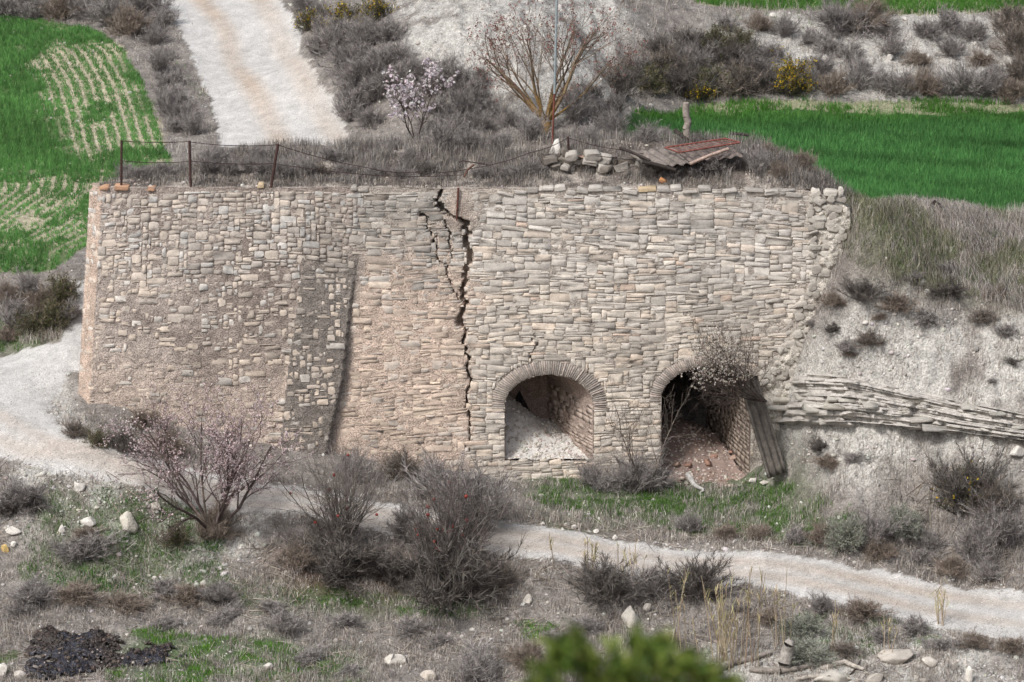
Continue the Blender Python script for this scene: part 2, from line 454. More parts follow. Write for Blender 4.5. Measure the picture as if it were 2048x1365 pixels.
ZB0 = ZB0+.34*(fbm(BX*1.3, BY*1.3, 41, 4)-.5)*sstep(.4, 1.4, BY)+.07*(fbm(BX*5, BY*5, 42, 2)-.5)
ZB0 = np.minimum(ZB0, ztop(BX)-.06+1.3*np.maximum(BY-yface(np.clip(BX, -10.2, 8), 7.15)-.16, -.05)+20*(BX > 7.3))
def mound_valid(x, y):
    x = np.asarray(x, float); y = np.asarray(y, float)
    return (y > yface(np.clip(x, -10.2, 8), 7.15)+.10) & (x > -10.35+np.maximum(y-.95, 0)*.52)
def zBat(x, y):
    x = np.asarray(x, float); y = np.asarray(y, float)
    fx = np.clip((x+10.8)/.07, 0, BX.shape[1]-1.001); fy = np.clip((y-.1)/.07, 0, BX.shape[0]-1.001)
    i = fx.astype(int); j = fy.astype(int); fx -= i; fy -= j
    z = (ZB0[j, i]*(1-fx)+ZB0[j, i+1]*fx)*(1-fy)+(ZB0[j+1, i]*(1-fx)+ZB0[j+1, i+1]*fx)*fy
    ok = mound_valid(x, y) & (x < 9.5) & (y < 9.5) & (x > -10.7)
    return np.where(ok, z, -99)
def surf(x, y): return np.maximum(bil(ZA, x, y), zBat(x, y))
_ts = np.arange(62, 160, .03)
def hit(px, py):
    a, b, c = raydir(px, py)
    x, y, z = a*_ts, CY+b*_ts, CZ+c*_ts
    za = bil(ZA, x, y); zb = zBat(x, y)
    below = (z < za) | ((z < zb) & (z > zb-.7))
    k = int(np.argmax(below)) if below.any() else len(_ts)-1
    return np.array([x[k], y[k], float(za[k] if z[k] < za[k] else zb[k])])
def pxm(p): # photograph pixels per metre at a place
    return FPX/((p[1]-CY)*CP-(p[2]-CZ)*SP)

# ---- ground colours
cSoil = lin(148,142,136); cChalk = lin(176,173,167); cLit = lin(106,100,95); cRoadW = lin(188,186,183); cRoadT = lin(176,162,148)
def paint(X, Y, Z):
    px, py = project(X, Y, Z)
    n1 = fbm(X*.8, Y*.8, 51, 4); n2 = fbm(X*3.2, Y*3.2, 52, 3); n3 = vnoise(X*9, Y*9, 53)
    qx = px+150*(n1-.5)+60*(n2-.5); qy = py+70*(fbm(X*.9, Y*.9, 54)-.5)+34*(n2-.5)
    C = cSoil[None, None]*(1-n2[..., None])+cLit[None, None]*n2[..., None] if X.ndim == 2 else cSoil*(1-n2[:, None])+cLit*n2[:, None]
    def mixc(C, m, c): return C*(1-m[..., None])+np.asarray(c)*m[..., None]
    ch = np.zeros_like(X)
    for poly, y0, y1 in CHALK_Z:
        ch = np.maximum(ch, inpoly(qx, qy, poly)*((Y > y0) & (Y < y1))*1.0)
    ch = blur(ch, 3)*sstep(.36, .62, fbm(X*.55+8, Y*.55, 56, 3)*.45+fbm(X*2.3, Y*2.3, 57, 3)*.55+.06)
    C = mixc(C, np.clip(ch*1.15, 0, 1)*(.55+.45*sstep(.25, .6, n2*.6+n3*.4+.12)), cChalk)
    for poly, y0, y1, c, amt in TINT_Z:
        C = mixc(C, blur(inpoly(qx, qy, poly)*((Y > y0) & (Y < y1))*1.0, 4)*amt*sstep(.3, .6, n2*.5+n3*.3+.2), c)
    return C, n1, n2, n3
CHALK_Z = [([(760,-40),(1010,-40),(1250,-10),(1260,180),(1180,160),(1000,130),(1000,190),(900,180),(820,110),(780,80)], 12, 40),
           ([(940,40),(1260,70),(1240,230),(900,240)], 12, 40),
           ([(1560,760),(1640,690),(1750,600),(1900,640),(2100,620),(2400,600),(2400,1000),(2048,960),(1900,900),(1830,930),(1720,980),(1640,960),(1580,900)], -8, 2),
           ([(80,760),(150,800),(180,880),(340,930),(180,900),(90,860)], -5, 2),
           ([(0,920),(560,960),(480,1100),(440,1190),(200,1100),(0,1060)], -14, -1),
           ([(1450,20),(2048,40),(2048,190),(1480,190)], 15, 40),
           ([(1380,1300),(2048,1230),(2048,1400),(1380,1400)], -14, -3)]
TINT_Z = [([(560,1090),(1010,1110),(1000,1215),(560,1200)], -14, -2, lin(96,72,58), .75),
          ([(1030,955),(1330,965),(1480,930),(1620,980),(1660,1090),(1100,1060)], -6, .5, lin(70,92,48), .6),
          ([(230,1262),(700,1290),(720,1400),(250,1400)], -16, -4, lin(62,92,40), .7),
          ([(80,980),(440,1010),(430,1180),(60,1180)], -14, -1, lin(84,98,62), .5),
          ([(470,1170),(960,1190),(960,1240),(480,1225)], -14, -1, lin(70,92,52), .6),
          ([(0,600),(140,640),(100,700),(0,720)], 1, 8, lin(78,98,54), .6),
          ([(1700,400),(2048,470),(2048,640),(1750,560)], -3, 3, lin(104,108,82), .55)]
C0, n1, n2, n3 = paint(GX, GY, ZA)
CR = cRoadW*(1-.0)+0*C0
px_, py_ = PXg, PYg
d2, _ = pl_dist(GX, GY, plan([(560,285),(520,200),(470,130),(450,60),(400,0)]))
d3, _ = pl_dist(GX, GY, plan([(680,280),(620,190),(570,110),(550,50),(520,0)]))
rut = np.exp(-(d2/.36)**2)*1.1+np.exp(-(d3/.40)**2)*.7
e1 = pl_dist(GX, GY, plan([(2350,1265),(2048,1215),(1700,1155),(1500,1125),(1100,1075),(850,1040),(600,992),(270,934),(100,885),(0,830)]))[0]
e2 = pl_dist(GX, GY, plan([(2350,1305),(2048,1250),(1700,1183),(1500,1150),(1100,1098),(850,1062),(600,1015),(270,955),(60,905),(0,880)]))[0]
rut = rut+.75*np.exp(-(e1/.28)**2)+.75*np.exp(-(e2/.28)**2)
rut = np.clip(rut, 0, 1)*(.45+.7*fbm(GX*.5, GY*.5, 60, 3))
CR = cRoadW*(1-rut[..., None]*1.0)+cRoadT*rut[..., None]*1.0
CR = CR*(.84+.32*n2[..., None])*(.88+.24*vnoise(GX*11, GY*11, 66)[..., None])
cFieldSoil = lin(168,160,138)
lush = blur((1-np.maximum(inpoly(PXg+190*(n1-.5), PYg+90*(n2-.5), [(100,70),(255,95),(335,260),(350,335),(160,330),(120,235),(80,160)]), inpoly(PXg+190*(n1-.5), PYg+120*(n2-.5), [(-60,345),(60,340),(230,330),(200,420),(190,490),(60,510),(-60,500)])))*1.0, 3)
CFs = cFieldSoil*(.8+.4*n2[..., None])*(1-lush[..., None]*.8)+lin(66,96,48)*lush[..., None]*.8
CFR = lin(60,92,46)*(.8+.4*n2[..., None])
qy_ = py_+30*(n1-.5)
edge_far = sstep(0, 1, (qy_ < 226)*1.0)*(GY > 14)
CFR = CFR*(1-edge_far[..., None]*.6)+cFieldSoil*edge_far[..., None]*.6
CG = C0*(1-mRoad[..., None])+CR*mRoad[..., None]
CG = CG*(1-mFL[..., None])+CFs*mFL[..., None]
CG = CG*(1-mFR[..., None])+CFR*mFR[..., None]
CG = CG*(1-mFU[..., None])+CFR*mFU[..., None]
CG = np.where((GY < -16)[..., None] | (GY > 40)[..., None] | (np.abs(GX) > 24)[..., None], C0*.8, CG)

ny, nx = GX.shape
VA = np.stack([GX, GY, ZA], -1).reshape(-1, 3); CA = CG.reshape(-1, 3)
idx = np.arange(nx*ny).reshape(ny, nx)
QA = np.stack([idx[:-1, :-1], idx[:-1, 1:], idx[1:, 1:], idx[1:, :-1]], -1)
def fmask(m): return m[:-1, :-1]
kind = np.zeros((ny-1, nx-1), int)
kind[fmask(mRoad)] = 1; kind[fmask(mFL)] = 2; kind[fmask(mFR)] = 3; kind[fmask(mFU)] = 4
def submesh(name, q, mat):
    f = q.reshape(-1, 4); used = np.unique(f); remap = np.zeros(len(VA), np.int64); remap[used] = np.arange(len(used))
    return tag(link(name, mesh_of(name, VA[used], [remap[f]], CA[used], mat, True)), kind='structure')
submesh('ground', QA[kind == 0], M_GROUND)
submesh('dirt_road', QA[kind == 1], M_ROAD)
submesh('crop_field', QA[kind == 2], M_GROUND)
submesh('crop_field', QA[kind == 3], M_GROUND)
submesh('crop_field', QA[kind == 4], M_GROUND)
# mound
TINT_M = 0
mv = mound_valid(BX, BY)
CB, _, bn2, bn3 = paint(BX, BY, ZB0)
pxb, pyb = project(BX, BY, ZB0)
chk = sstep(.5, .7, fbm(BX*1.1+5, BY*1.4, 61, 4))*.7
chk = np.maximum(chk, sstep(.9, .5, BY)*.7)
CB = lin(104,96,90)*(.6+.8*bn2[..., None])*(1-chk[..., None])+lin(185,176,166)*chk[..., None]
bi = np.arange(BX.size).reshape(BX.shape)
qb = np.stack([bi[:-1, :-1], bi[:-1, 1:], bi[1:, 1:], bi[1:, :-1]], -1)[mv[:-1, :-1] & mv[1:, 1:]]
used = np.unique(qb); rm = np.zeros(BX.size, np.int64); rm[used] = np.arange(len(used))
VB = np.stack([BX, BY, ZB0], -1).reshape(-1, 3)
tag(link('terrain', mesh_of('terrain', VB[used], [rm[qb]], CB.reshape(-1, 3)[used], M_GROUND, True)), kind='structure')
# ------------------------------------------------------------------ the kiln wall
def uzl(pts): return [w_at(*p) for p in pts]
class Arch: pass
def mk_arch(l, r, pys, pyt, pyb, thick):
    a = Arch(); ul, zs = w_at(l, pys); ur, _ = w_at(r, pys); _, zt = w_at((l+r)/2, pyt); _, zb = w_at(l, pyb)
    a.cx = (ul+ur)/2; a.r = (ur-ul)/2; a.zs = zs; a.h = zt-zs; a.zb = zb; a.t = thick; return a
AR = [mk_arch(1010, 1187, 812, 750, 922, .36), mk_arch(1322, 1502, 802, 735, 955, .30)]
def in_open(u, z, grow=0.0):
    m = np.zeros(np.shape(u), bool)
    for a in AR:
        e = ((u-a.cx)/(a.r+grow))**2+((z-a.zs)/(a.h+grow))**2 < 1
        m |= (z > a.zb-.6*(a is AR[1])) & (((z <= a.zs) & (np.abs(u-a.cx) < a.r+min(grow, 0.04))) | ((z > a.zs-.02) & e))
    return m
CR_MAIN = uzl([(880,378),(874,398),(882,415),(905,432),(932,447),(935,487),(936,531),(931,559),(926,579),(931,600),(924,627),(916,644),(931,656),(935,668),(924,689),(933,709),(943,720),(933,740),(943,757),(940,778),(930,800),(938,850),(934,905)])
CR_W = np.array([.03,.07,.09,.04,.07,.085,.08,.075,.07,.06,.06,.07,.05,.04,.035,.035,.04,.035,.035,.03,.025,.015,.01])
CR_B = uzl([(842,425),(856,458),(868,473),(871,501),(878,525),(895,535),(896,560),(912,590),(924,605)]); CR_BW = np.array([.01,.03,.035,.03,.035,.035,.025,.02,.02])
CR_C = uzl([(885,440),(902,467),(899,501),(904,530)]); CR_CW = np.array([.03,.03,.02,.008])
CR_D = uzl([(1068,662),(1070,690),(1064,715),(1072,742)]); CR_DW = np.array([.012,.018,.012,.01])
HOLES = [(uzl([(878,412)])[0], .10), (uzl([(1092,403)])[0], .07), (uzl([(278,492)])[0], .06), (uzl([(302,490)])[0], .05), (uzl([(760,463)])[0], .05), (uzl([(1382,620)])[0], .05),(uzl([(1185,700)])[0], .04), (uzl([(850,433)])[0], .06), (uzl([(1300,490)])[0], .03)]
def crackness(u, z):
    """negative inside a gap"""
    ju = u+.05*(vnoise(u*14, z*14, 71)-.5)+.15*(vnoise(u*1.0, np.floor(z*8.5)*7.3, 73)-.5); jz = z+.05*(vnoise(u*9, z*9, 72)-.5)
    g = np.full(np.shape(u), 9.0)
    for pts, wd in ((CR_MAIN, CR_W*1.35+.006), (CR_B, CR_BW*.8), (CR_C, CR_CW*.8), (CR_D, CR_DW)):
        d, t = pl_dist(ju, jz, pts)
        g = np.minimum(g, d-np.interp(t*(len(pts)-1), np.arange(len(pts)), wd*.62))
    for (hu, hz), r in HOLES:
        g = np.minimum(g, np.hypot((ju-hu), (jz-hz)*1.3)-r)
    return g
R_END = uzl([(1500,985),(1515,800),(1530,740),(1560,700),(1600,620),(1628,545),(1625,470),(1622,378)])
R_ENDu = np.array([p[0] for p in R_END]); R_ENDz = np.array([p[1] for p in R_END])
def right_end(z): return np.interp(z, R_ENDz, R_ENDu)

def zones(u, z):
    """left battered mass, buttress, pink render, dry-laid right part (weights)"""
    u = np.asarray(u, float); z = np.asarray(z, float)
    ub = np.interp(z, BUT_R[1], BUT_R[0]); ul = np.interp(z, BUT_L[1], BUT_L[0])
    n = fbm(u*.7, z*.7, 81, 4)-.5
    left = sstep(.35, -.1, u-ub+n*.3*(z > 5.4))
    butt = left*(u > ul)*sstep(5.75, 5.2, z+n*.8)
    ucr = np.interp(z, [p[1] for p in CR_MAIN][::-1], [p[0] for p in CR_MAIN][::-1])
    pink = (1-left)*sstep(.5, -.4, u-ucr+n*1.2-.1)*sstep(6.6, 4.4, z+n*1.0)
    return left, butt, pink
def stone_pack(u, z):
    """how fully the stones show (1 = all bare, 0 = under mortar)"""
    left, butt, pink = zones(u, z)
    n = fbm(u*.55+3, z*.55, 83, 4)
    top = sstep(3.6, 6.6, z+3.0*(n-.5))
    pl = .54+.46*top; pl = np.where(butt > .5, .62+.25*sstep(4.4, 5.6, z), pl)
    pl = pl - .18*sstep(.52, .75, fbm(u*.5+9, z*.5, 84, 3))*(1-top)
    p = left*pl+(1-left)*(1-pink*.18)
    return np.clip(p, 0.05, 1)
cM_left = lin(176,164,155); cM_dark = lin(128,116,108); cM_pink = lin(198,178,163); cM_right = lin(172,162,152); cM_tan = lin(190,170,155)
def mortar_col(u, z):
    left, butt, pink = zones(u, z)
    n = fbm(u*.8, z*.8, 91, 4); n2 = fbm(u*4, z*4, 92, 3); n3 = fbm(u*.45+4, z*.3, 93, 3)
    stain = .7*sstep(.46, .72, n3*.6+n*.4+.16*np.exp(-((u+9.3)/1.3)**2)*(z > 3.3)+.10*np.exp(-((u+6.4)/.5)**2)*(z > 3.8))
    cl = cM_left*(1-stain[..., None])+cM_dark*stain[..., None]
    low = sstep(3.6, 1.2, z+1.6*(n-.5))*(1-butt)
    cl = cl*(1-low[..., None]*.75)+lin(192,174,160)*low[..., None]*.75
    st2 = butt*sstep(.25, .5, n*.6+n2*.4)
    cl = cl*(1-butt[..., None])+(lin(138,130,123)*(1-.4*st2[..., None])+lin(104,98,92)*.4*st2[..., None])*butt[..., None]
    cr = cM_right*(1-pink[..., None])+cM_pink*pink[..., None]
    c = cl*left[..., None]+cr*(1-left[..., None])
    tan = (u < U_C+.08*(n2-.5))*1.0
    c = c*(1-tan[..., None])+cM_tan*(.85+.3*n[..., None])*tan[..., None]
    blob = np.exp(-(((u-w_at(918, 425)[0])/.38)**2+((z-w_at(918, 425)[1])/.5)**2)*1.2)
    c = c*(1-blob[..., None]*.8)+lin(176,160,148)*blob[..., None]*.8
    edge = sstep(0, .3, u-right_end(z))*(u > 5)
    c = c*(1-edge[..., None])+lin(196,189,178)*edge[..., None]
    return c*(.80+.4*n2[..., None])

wall = empty('kiln_wall', (0, 0, 0))
tag(wall, 'tall cracked limestone kiln wall with two brick arches at its foot', 'wall', kind='thing')
# mortar face -----------------------------------------------------
us = np.concatenate([np.arange(-6.6, -.9, .25)+U_C+.0, np.arange(U_C-.9, 8.45, .034)])
us = us[us > U_C-6.5]; zsr = np.arange(-.75, 7.25, .034)
UU, ZZ = np.meshgrid(us, zsr)
zt = ztop(UU)-np.clip((U_C-.4-UU)*1.2, 0, 2.2); Zc = np.minimum(ZZ, zt)
left, butt, pink = zones(UU, Zc); pk = stone_pack(UU, Zc)
nz1 = fbm(UU*3, Zc*3, 101, 4)-.5; nz2 = fbm(UU*9, Zc*9, 102, 3)-.5
D = left*(-.004+(1-pk)*.012+.036*nz1+.044*nz2)+(1-left)*((1-pink)*(-.006+.050*nz1+.034*nz2)+pink*(.004+.030*nz1+.026*nz2))
D = np.where(UU < U_C, .01+.03*nz1+.02*nz2, D)
edge = sstep(0, .25, UU-right_end(Zc))*(UU > 5)
D = D + edge*(.25*nz1+.16*nz2+.04)
blob = np.exp(-(((UU-w_at(918, 425)[0])/.40)**2+((Zc-w_at(918, 425)[1])/.5)**2)*1.2)
D = D+blob*.07
g = crackness(UU, Zc)
D = D - .40*sstep(.012, -.02, g)*(.6+.8*vnoise(UU*6, Zc*6, 104))
Vw = W(UU, Zc, D)
Cw = mortar_col(UU, Zc)
ii = np.arange(UU.size).reshape(UU.shape)
q = np.stack([ii[:-1, :-1], ii[:-1, 1:], ii[1:, 1:], ii[1:, :-1]], -1)
uc = .25*(UU[:-1, :-1]+UU[1:, 1:]+UU[1:, :-1]+UU[:-1, 1:]); zc = .25*(Zc[:-1, :-1]+Zc[1:, 1:]+Zc[1:, :-1]+Zc[:-1, 1:])
keep = ~in_open(uc, zc) & (Zc[1:, :-1]-Zc[:-1, :-1] > 1e-4)
acc = Acc(); acc.add(Vw.reshape(-1, 3), [q[keep]], Cw.reshape(-1, 3))
# wall top, half a metre thick
ut = us[us > U_C-.5]; tz = ztop(ut); p0 = W(ut, tz, 0.0); ca = mortar_col(ut, tz)*1.1
rows = [p0]
for k in range(1, 6):
    r = p0.copy(); r[:, 1] += .24*k; r[:, 2] += .05*(vnoise(ut*4, ut*0+k, 103)-.5)-.03*k-.05*(k > 2); rows.append(r)
TV = np.concatenate(rows); n = len(ut); ti = np.arange(n*6).reshape(6, n)
tq = np.stack([ti[:-1, :-1], ti[:-1, 1:], ti[1:, 1:], ti[1:, :-1]], -1).reshape(-1, 4)
acc.add(TV, [tq], np.tile(ca, (6, 1)))
acc.build('mortar', M_MORTAR, wall)

# stones ----------------------------------------------------------
srng = np.random.default_rng(21)
def stone_geo(rng, u0, u1, z0, z1, prot, back=.07, tilt=0.0, soft=.16, chop=.28):
    w = u1-u0; h = z1-z0; cu = (u0+u1)/2; cz = (z0+z1)/2; m = min(w, h)
    def cc(): return rng.uniform(.03, chop)*m
    c = [cc() for _ in range(8)]
    j = lambda s: rng.normal(0, s)
    P = [(-w/2+c[0], -h/2+j(.03*h)), (w/2-c[1], -h/2+j(.03*h)), (w/2+j(.02*w), -h/2+c[2]), (w/2+j(.02*w), h/2-c[3]),
         (w/2-c[4], h/2+j(.04*h)), (-w/2+c[5], h/2+j(.04*h)), (-w/2+j(.02*w), h/2-c[6]), (-w/2+j(.02*w), -h/2+c[7])]
    P = np.array(P); P[:, 1] += P[:, 0]*j(.035); P[:, 0] *= 1+j(.10)*P[:, 1]/h; P[:, 1] *= 1+j(.07)*P[:, 0]/w*2
    ct, st = math.cos(tilt), math.sin(tilt)
    P = np.stack([P[:, 0]*ct-P[:, 1]*st, P[:, 0]*st+P[:, 1]*ct], 1)
    ins = np.clip(1-soft*m/np.array([w, h]), .5, .985)
    dg = rng.normal(0, .12, 2)
    U, Zz, Dd = [], [], []
    for ring, (sc, dd) in enumerate([((1., 1.), -back), ((1., 1.), prot-.004), (ins, prot)]):
        q = P*np.array(sc); U += list(cu+q[:, 0]); Zz += list(cz+q[:, 1])
        base = np.full(8, dd) if ring < 2 else dd+(q[:, 0]*dg[0]+q[:, 1]*dg[1])*.25+rng.normal(0, .006, 8)
        Dd += list(base)
    U.append(cu+j(.1*w)); Zz.append(cz+j(.1*h)); Dd.append(prot+abs(rng.normal(0, .005)))
    F4 = []
    for r in (0, 1):
        for k in range(8):
            k2 = (k+1) % 8; F4.append((r*8+k, r*8+k2, r*8+8+k2, r*8+8+k))
    F3 = [(16+k, 16+(k+1) % 8, 24) for k in range(8)]
    return np.array(U), np.array(Zz), np.array(Dd), np.array(F4), np.array(F3)

CELL = .035; ROWH = .056
Z0, U0 = -.55, U_C-.55; NU = int((7.75-U0)/CELL); NZ = int((7.16-Z0)/ROWH)
occ = np.zeros((NZ, NU), bool)
uu = U0+(np.arange(NU)+.5)*CELL; zz = Z0+(np.arange(NZ)+.5)*ROWH
UG, ZG = np.meshgrid(uu, zz)
occ |= in_open(UG, ZG, .0)
for a in AR:
    occ |= (((UG-a.cx)/(a.r+a.t-.03))**2+((ZG-a.zs)/(a.h+a.t-.03))**2 < 1) & (ZG > a.zs-.12)
occ |= crackness(UG, ZG) < .006
occ |= UG > right_end(ZG)
occ |= (((UG-w_at(918, 425)[0])/.30)**2+((ZG-w_at(918, 425)[1])/.42)**2 < 1)
LEFTm, BUTm, PINKm = zones(UG, ZG); PACK = stone_pack(UG, ZG)
stones = []
for r in range(NZ):
    c = 0
    while c < NU:
        if occ[r, c]: c += 1; continue
        lf = LEFTm[r, c] > .5
        big = srng.random()
        if lf:
            hr = srng.choice([1, 2, 3, 4], p=[.22, .46, .26, .06]); w = srng.choice([srng.uniform(.10, .24), srng.uniform(.24, .44)], p=[.55, .45])*(1+.2*(hr > 2))
        else:
            hr = srng.choice([1, 2, 3, 4], p=[.34, .46, .16, .04]); w = srng.choice([srng.uniform(.18, .32), srng.uniform(.32, .75)], p=[.42, .58])
            if hr >= 3: w = max(w, hr*ROWH*1.4)
        wc = max(2, int(round(w/CELL))); e = c
        while e < NU and e-c < wc and not occ[r, e]: e += 1
        k = 1
        while k < hr and r+k < NZ and not occ[r+k, c:e].any(): k += 1
        rem = 0
        while e+rem < NU and rem < 2 and not occ[r, e+rem]: rem += 1
        if rem == 1 and k == 1: e += 1
        if not lf:
            rem = 0
            while e+rem < NU and rem < 5 and not occ[r, e+rem]: rem += 1
            if rem < 4 and not occ[r:r+k, e:e+rem].any(): e += rem
        occ[r:r+k, c:e] = True
        if e-c >= 2:
            stones.append((U0+c*CELL, U0+e*CELL, Z0+r*ROWH, Z0+(r+k)*ROWH))
        c = e
pal_r = [lin(204,195,184), lin(198,189,178), lin(208,197,183), lin(192,183,172), lin(206,191,175), lin(196,186,174)]
pal_p = [lin(204,186,170), lin(198,180,164), lin(196,184,172), lin(208,191,173)]
pal_l = [lin(202,188,173), lin(192,179,166), lin(184,173,162), lin(205,190,174), lin(198,191,182)]
ST = []
for (u0, u1, z0, z1) in stones:
    cu, cz = (u0+u1)/2, (z0+z1)/2
    l_, b_, p_ = [float(v) for v in zones(cu, cz)]; pk = float(stone_pack(cu, cz))
    lf = l_ > .5
    if srng.random() > pk*(1.0 if lf else 1.1): continue
    if cu < U_C and srng.random() < .3: continue
    wz = .12*(float(vnoise(cu*.55, cz*.5, 111))-.5)*2+.04*(float(vnoise(cu*1.6, cz*2, 112))-.5)+srng.normal(0, .006)
    tilt = .10*(float(vnoise(cu*.5+7, cz*.5, 113))-.5)*2+srng.normal(0, .025)
    gap = srng.uniform(.002, .008) if not lf else srng.uniform(.004, .014)+.014*(pk < .75)*srng.random()
    u0g, u1g, z0g, z1g = u0+gap, u1-gap, z0+gap*.7+wz, z1-gap*.7+wz
    if z1g-z0g < .03 or u1g-u0g < .04: continue
    if z1g > 7.17: continue
    ubx = float(np.interp(cz, BUT_R[1], BUT_R[0]))
    if u0g-.03 < ubx < u1g+.03 and cz < 5.6: continue
    if bool(in_open(np.array([cu]), np.array([cz+wz]), .02)[0]): continue
    if crackness(np.array([cu]), np.array([cz]))[0] < .0: continue
    if lf: prot = srng.uniform(-.004, .018)
    elif p_ > .5: prot = srng.uniform(-.002, .013)
    else: prot = srng.uniform(.0, .016)
    G = stone_geo(srng, u0g, u1g, z0g, z1g, prot, tilt=tilt, chop=.34 if lf else .24, soft=.05)
    pal = pal_l if lf else (pal_p if srng.random() < p_ else pal_r)
    c = pal[srng.integers(len(pal))]*np.clip(1+srng.normal(0, .075), .7, 1.2)
    if not lf and z0 > 5.9: c = c*srng.uniform(.78, 1.0)
    st_ = float(fbm(cu*.5+2, cz*.35+1, 95, 3)); c = c*(1-.22*float(sstep(.5, .72, st_)))*(1+.05*float(sstep(.48, .3, st_)))
    c = c*(lin(198,188,178)/lin(200,187,174))**(float(sstep(3.0, 6.0, cz+2*(st_-.5))))
    if lf and float(b_) > .5: c = c*.92
    if srng.random() < .012 and not lf: c = lin(204,184,168)
    ST.append(((u1g-u0g)*(z1g-z0g), G, np.clip(c, 0, .8)))
# coping course along the top edge: bigger slabs, a few lichen-orange
u = U_C-.1
while u < 6.9:
    w = srng.uniform(.16, .5); h = srng.uniform(.05, .115)
    pxu = 1024+u*80.0
    skip = srng.random() < (.6 if pxu < 840 else .22) or (850 < pxu < 905)
    if not skip:
        z0 = float(ztop(u+w/2))-.07+srng.normal(0, .03)
        G = stone_geo(srng, u+.01, u+w-.01, z0, z0+h, srng.uniform(.02, .09), back=.32, tilt=srng.normal(0, .09), chop=.4)
        r = srng.random()
        c = lin(182,176,168)*srng.uniform(.65, 1.1)
        if r < .14 and pxu < 1290: c = lin(196,176,146)*srng.uniform(.8, 1.0)
        if pxu < 330 and r < .5: c = lin(190,152,124)*srng.uniform(.8, 1.0)
        ST.append((w*h*.8, G, c))
    u += w+(srng.uniform(.0, .25) if pxu < 900 else .0)
# rough broken end of the wall at the right
for k in range(240):
    z = srng.uniform(2.2, 7.1); uu_ = float(right_end(z))+srng.uniform(-.05, .75); w_ = srng.uniform(.10, .34); h_ = srng.uniform(.07, .22)
    G = stone_geo(srng, uu_-w_/2, uu_+w_/2, z-h_/2, z+h_/2, srng.uniform(.0, .10), back=.2, tilt=srng.normal(0, .5), chop=.5, soft=.2)
    ST.append((.001, G, [lin(196,190,180), lin(184,177,167), lin(172,165,156)][srng.integers(3)]*srng.uniform(.85, 1.08)))
ST.sort(key=lambda s: -s[0])
def stone_mesh_arrays(G):
    U, Zz, Dd, F4, F3 = G; return W(U, Zz, Dd), F4, F3
for a, G, c in ST[:298]:
    V, F4, F3 = stone_mesh_arrays(G); o0 = V.mean(0)
    ob = link('stone', mesh_of('stone', V-o0, [F4, F3], c, M_STONE), wall); ob.location = o0
accS = Acc()
for a, G, c in ST[298:]:
    V, F4, F3 = stone_mesh_arrays(G); accS.add(V, [F4, F3], c)
tag(accS.build('masonry', M_STONE, wall), 'small coursed limestone blocks of the wall face', kind='stuff')
print('STONES', len(ST))

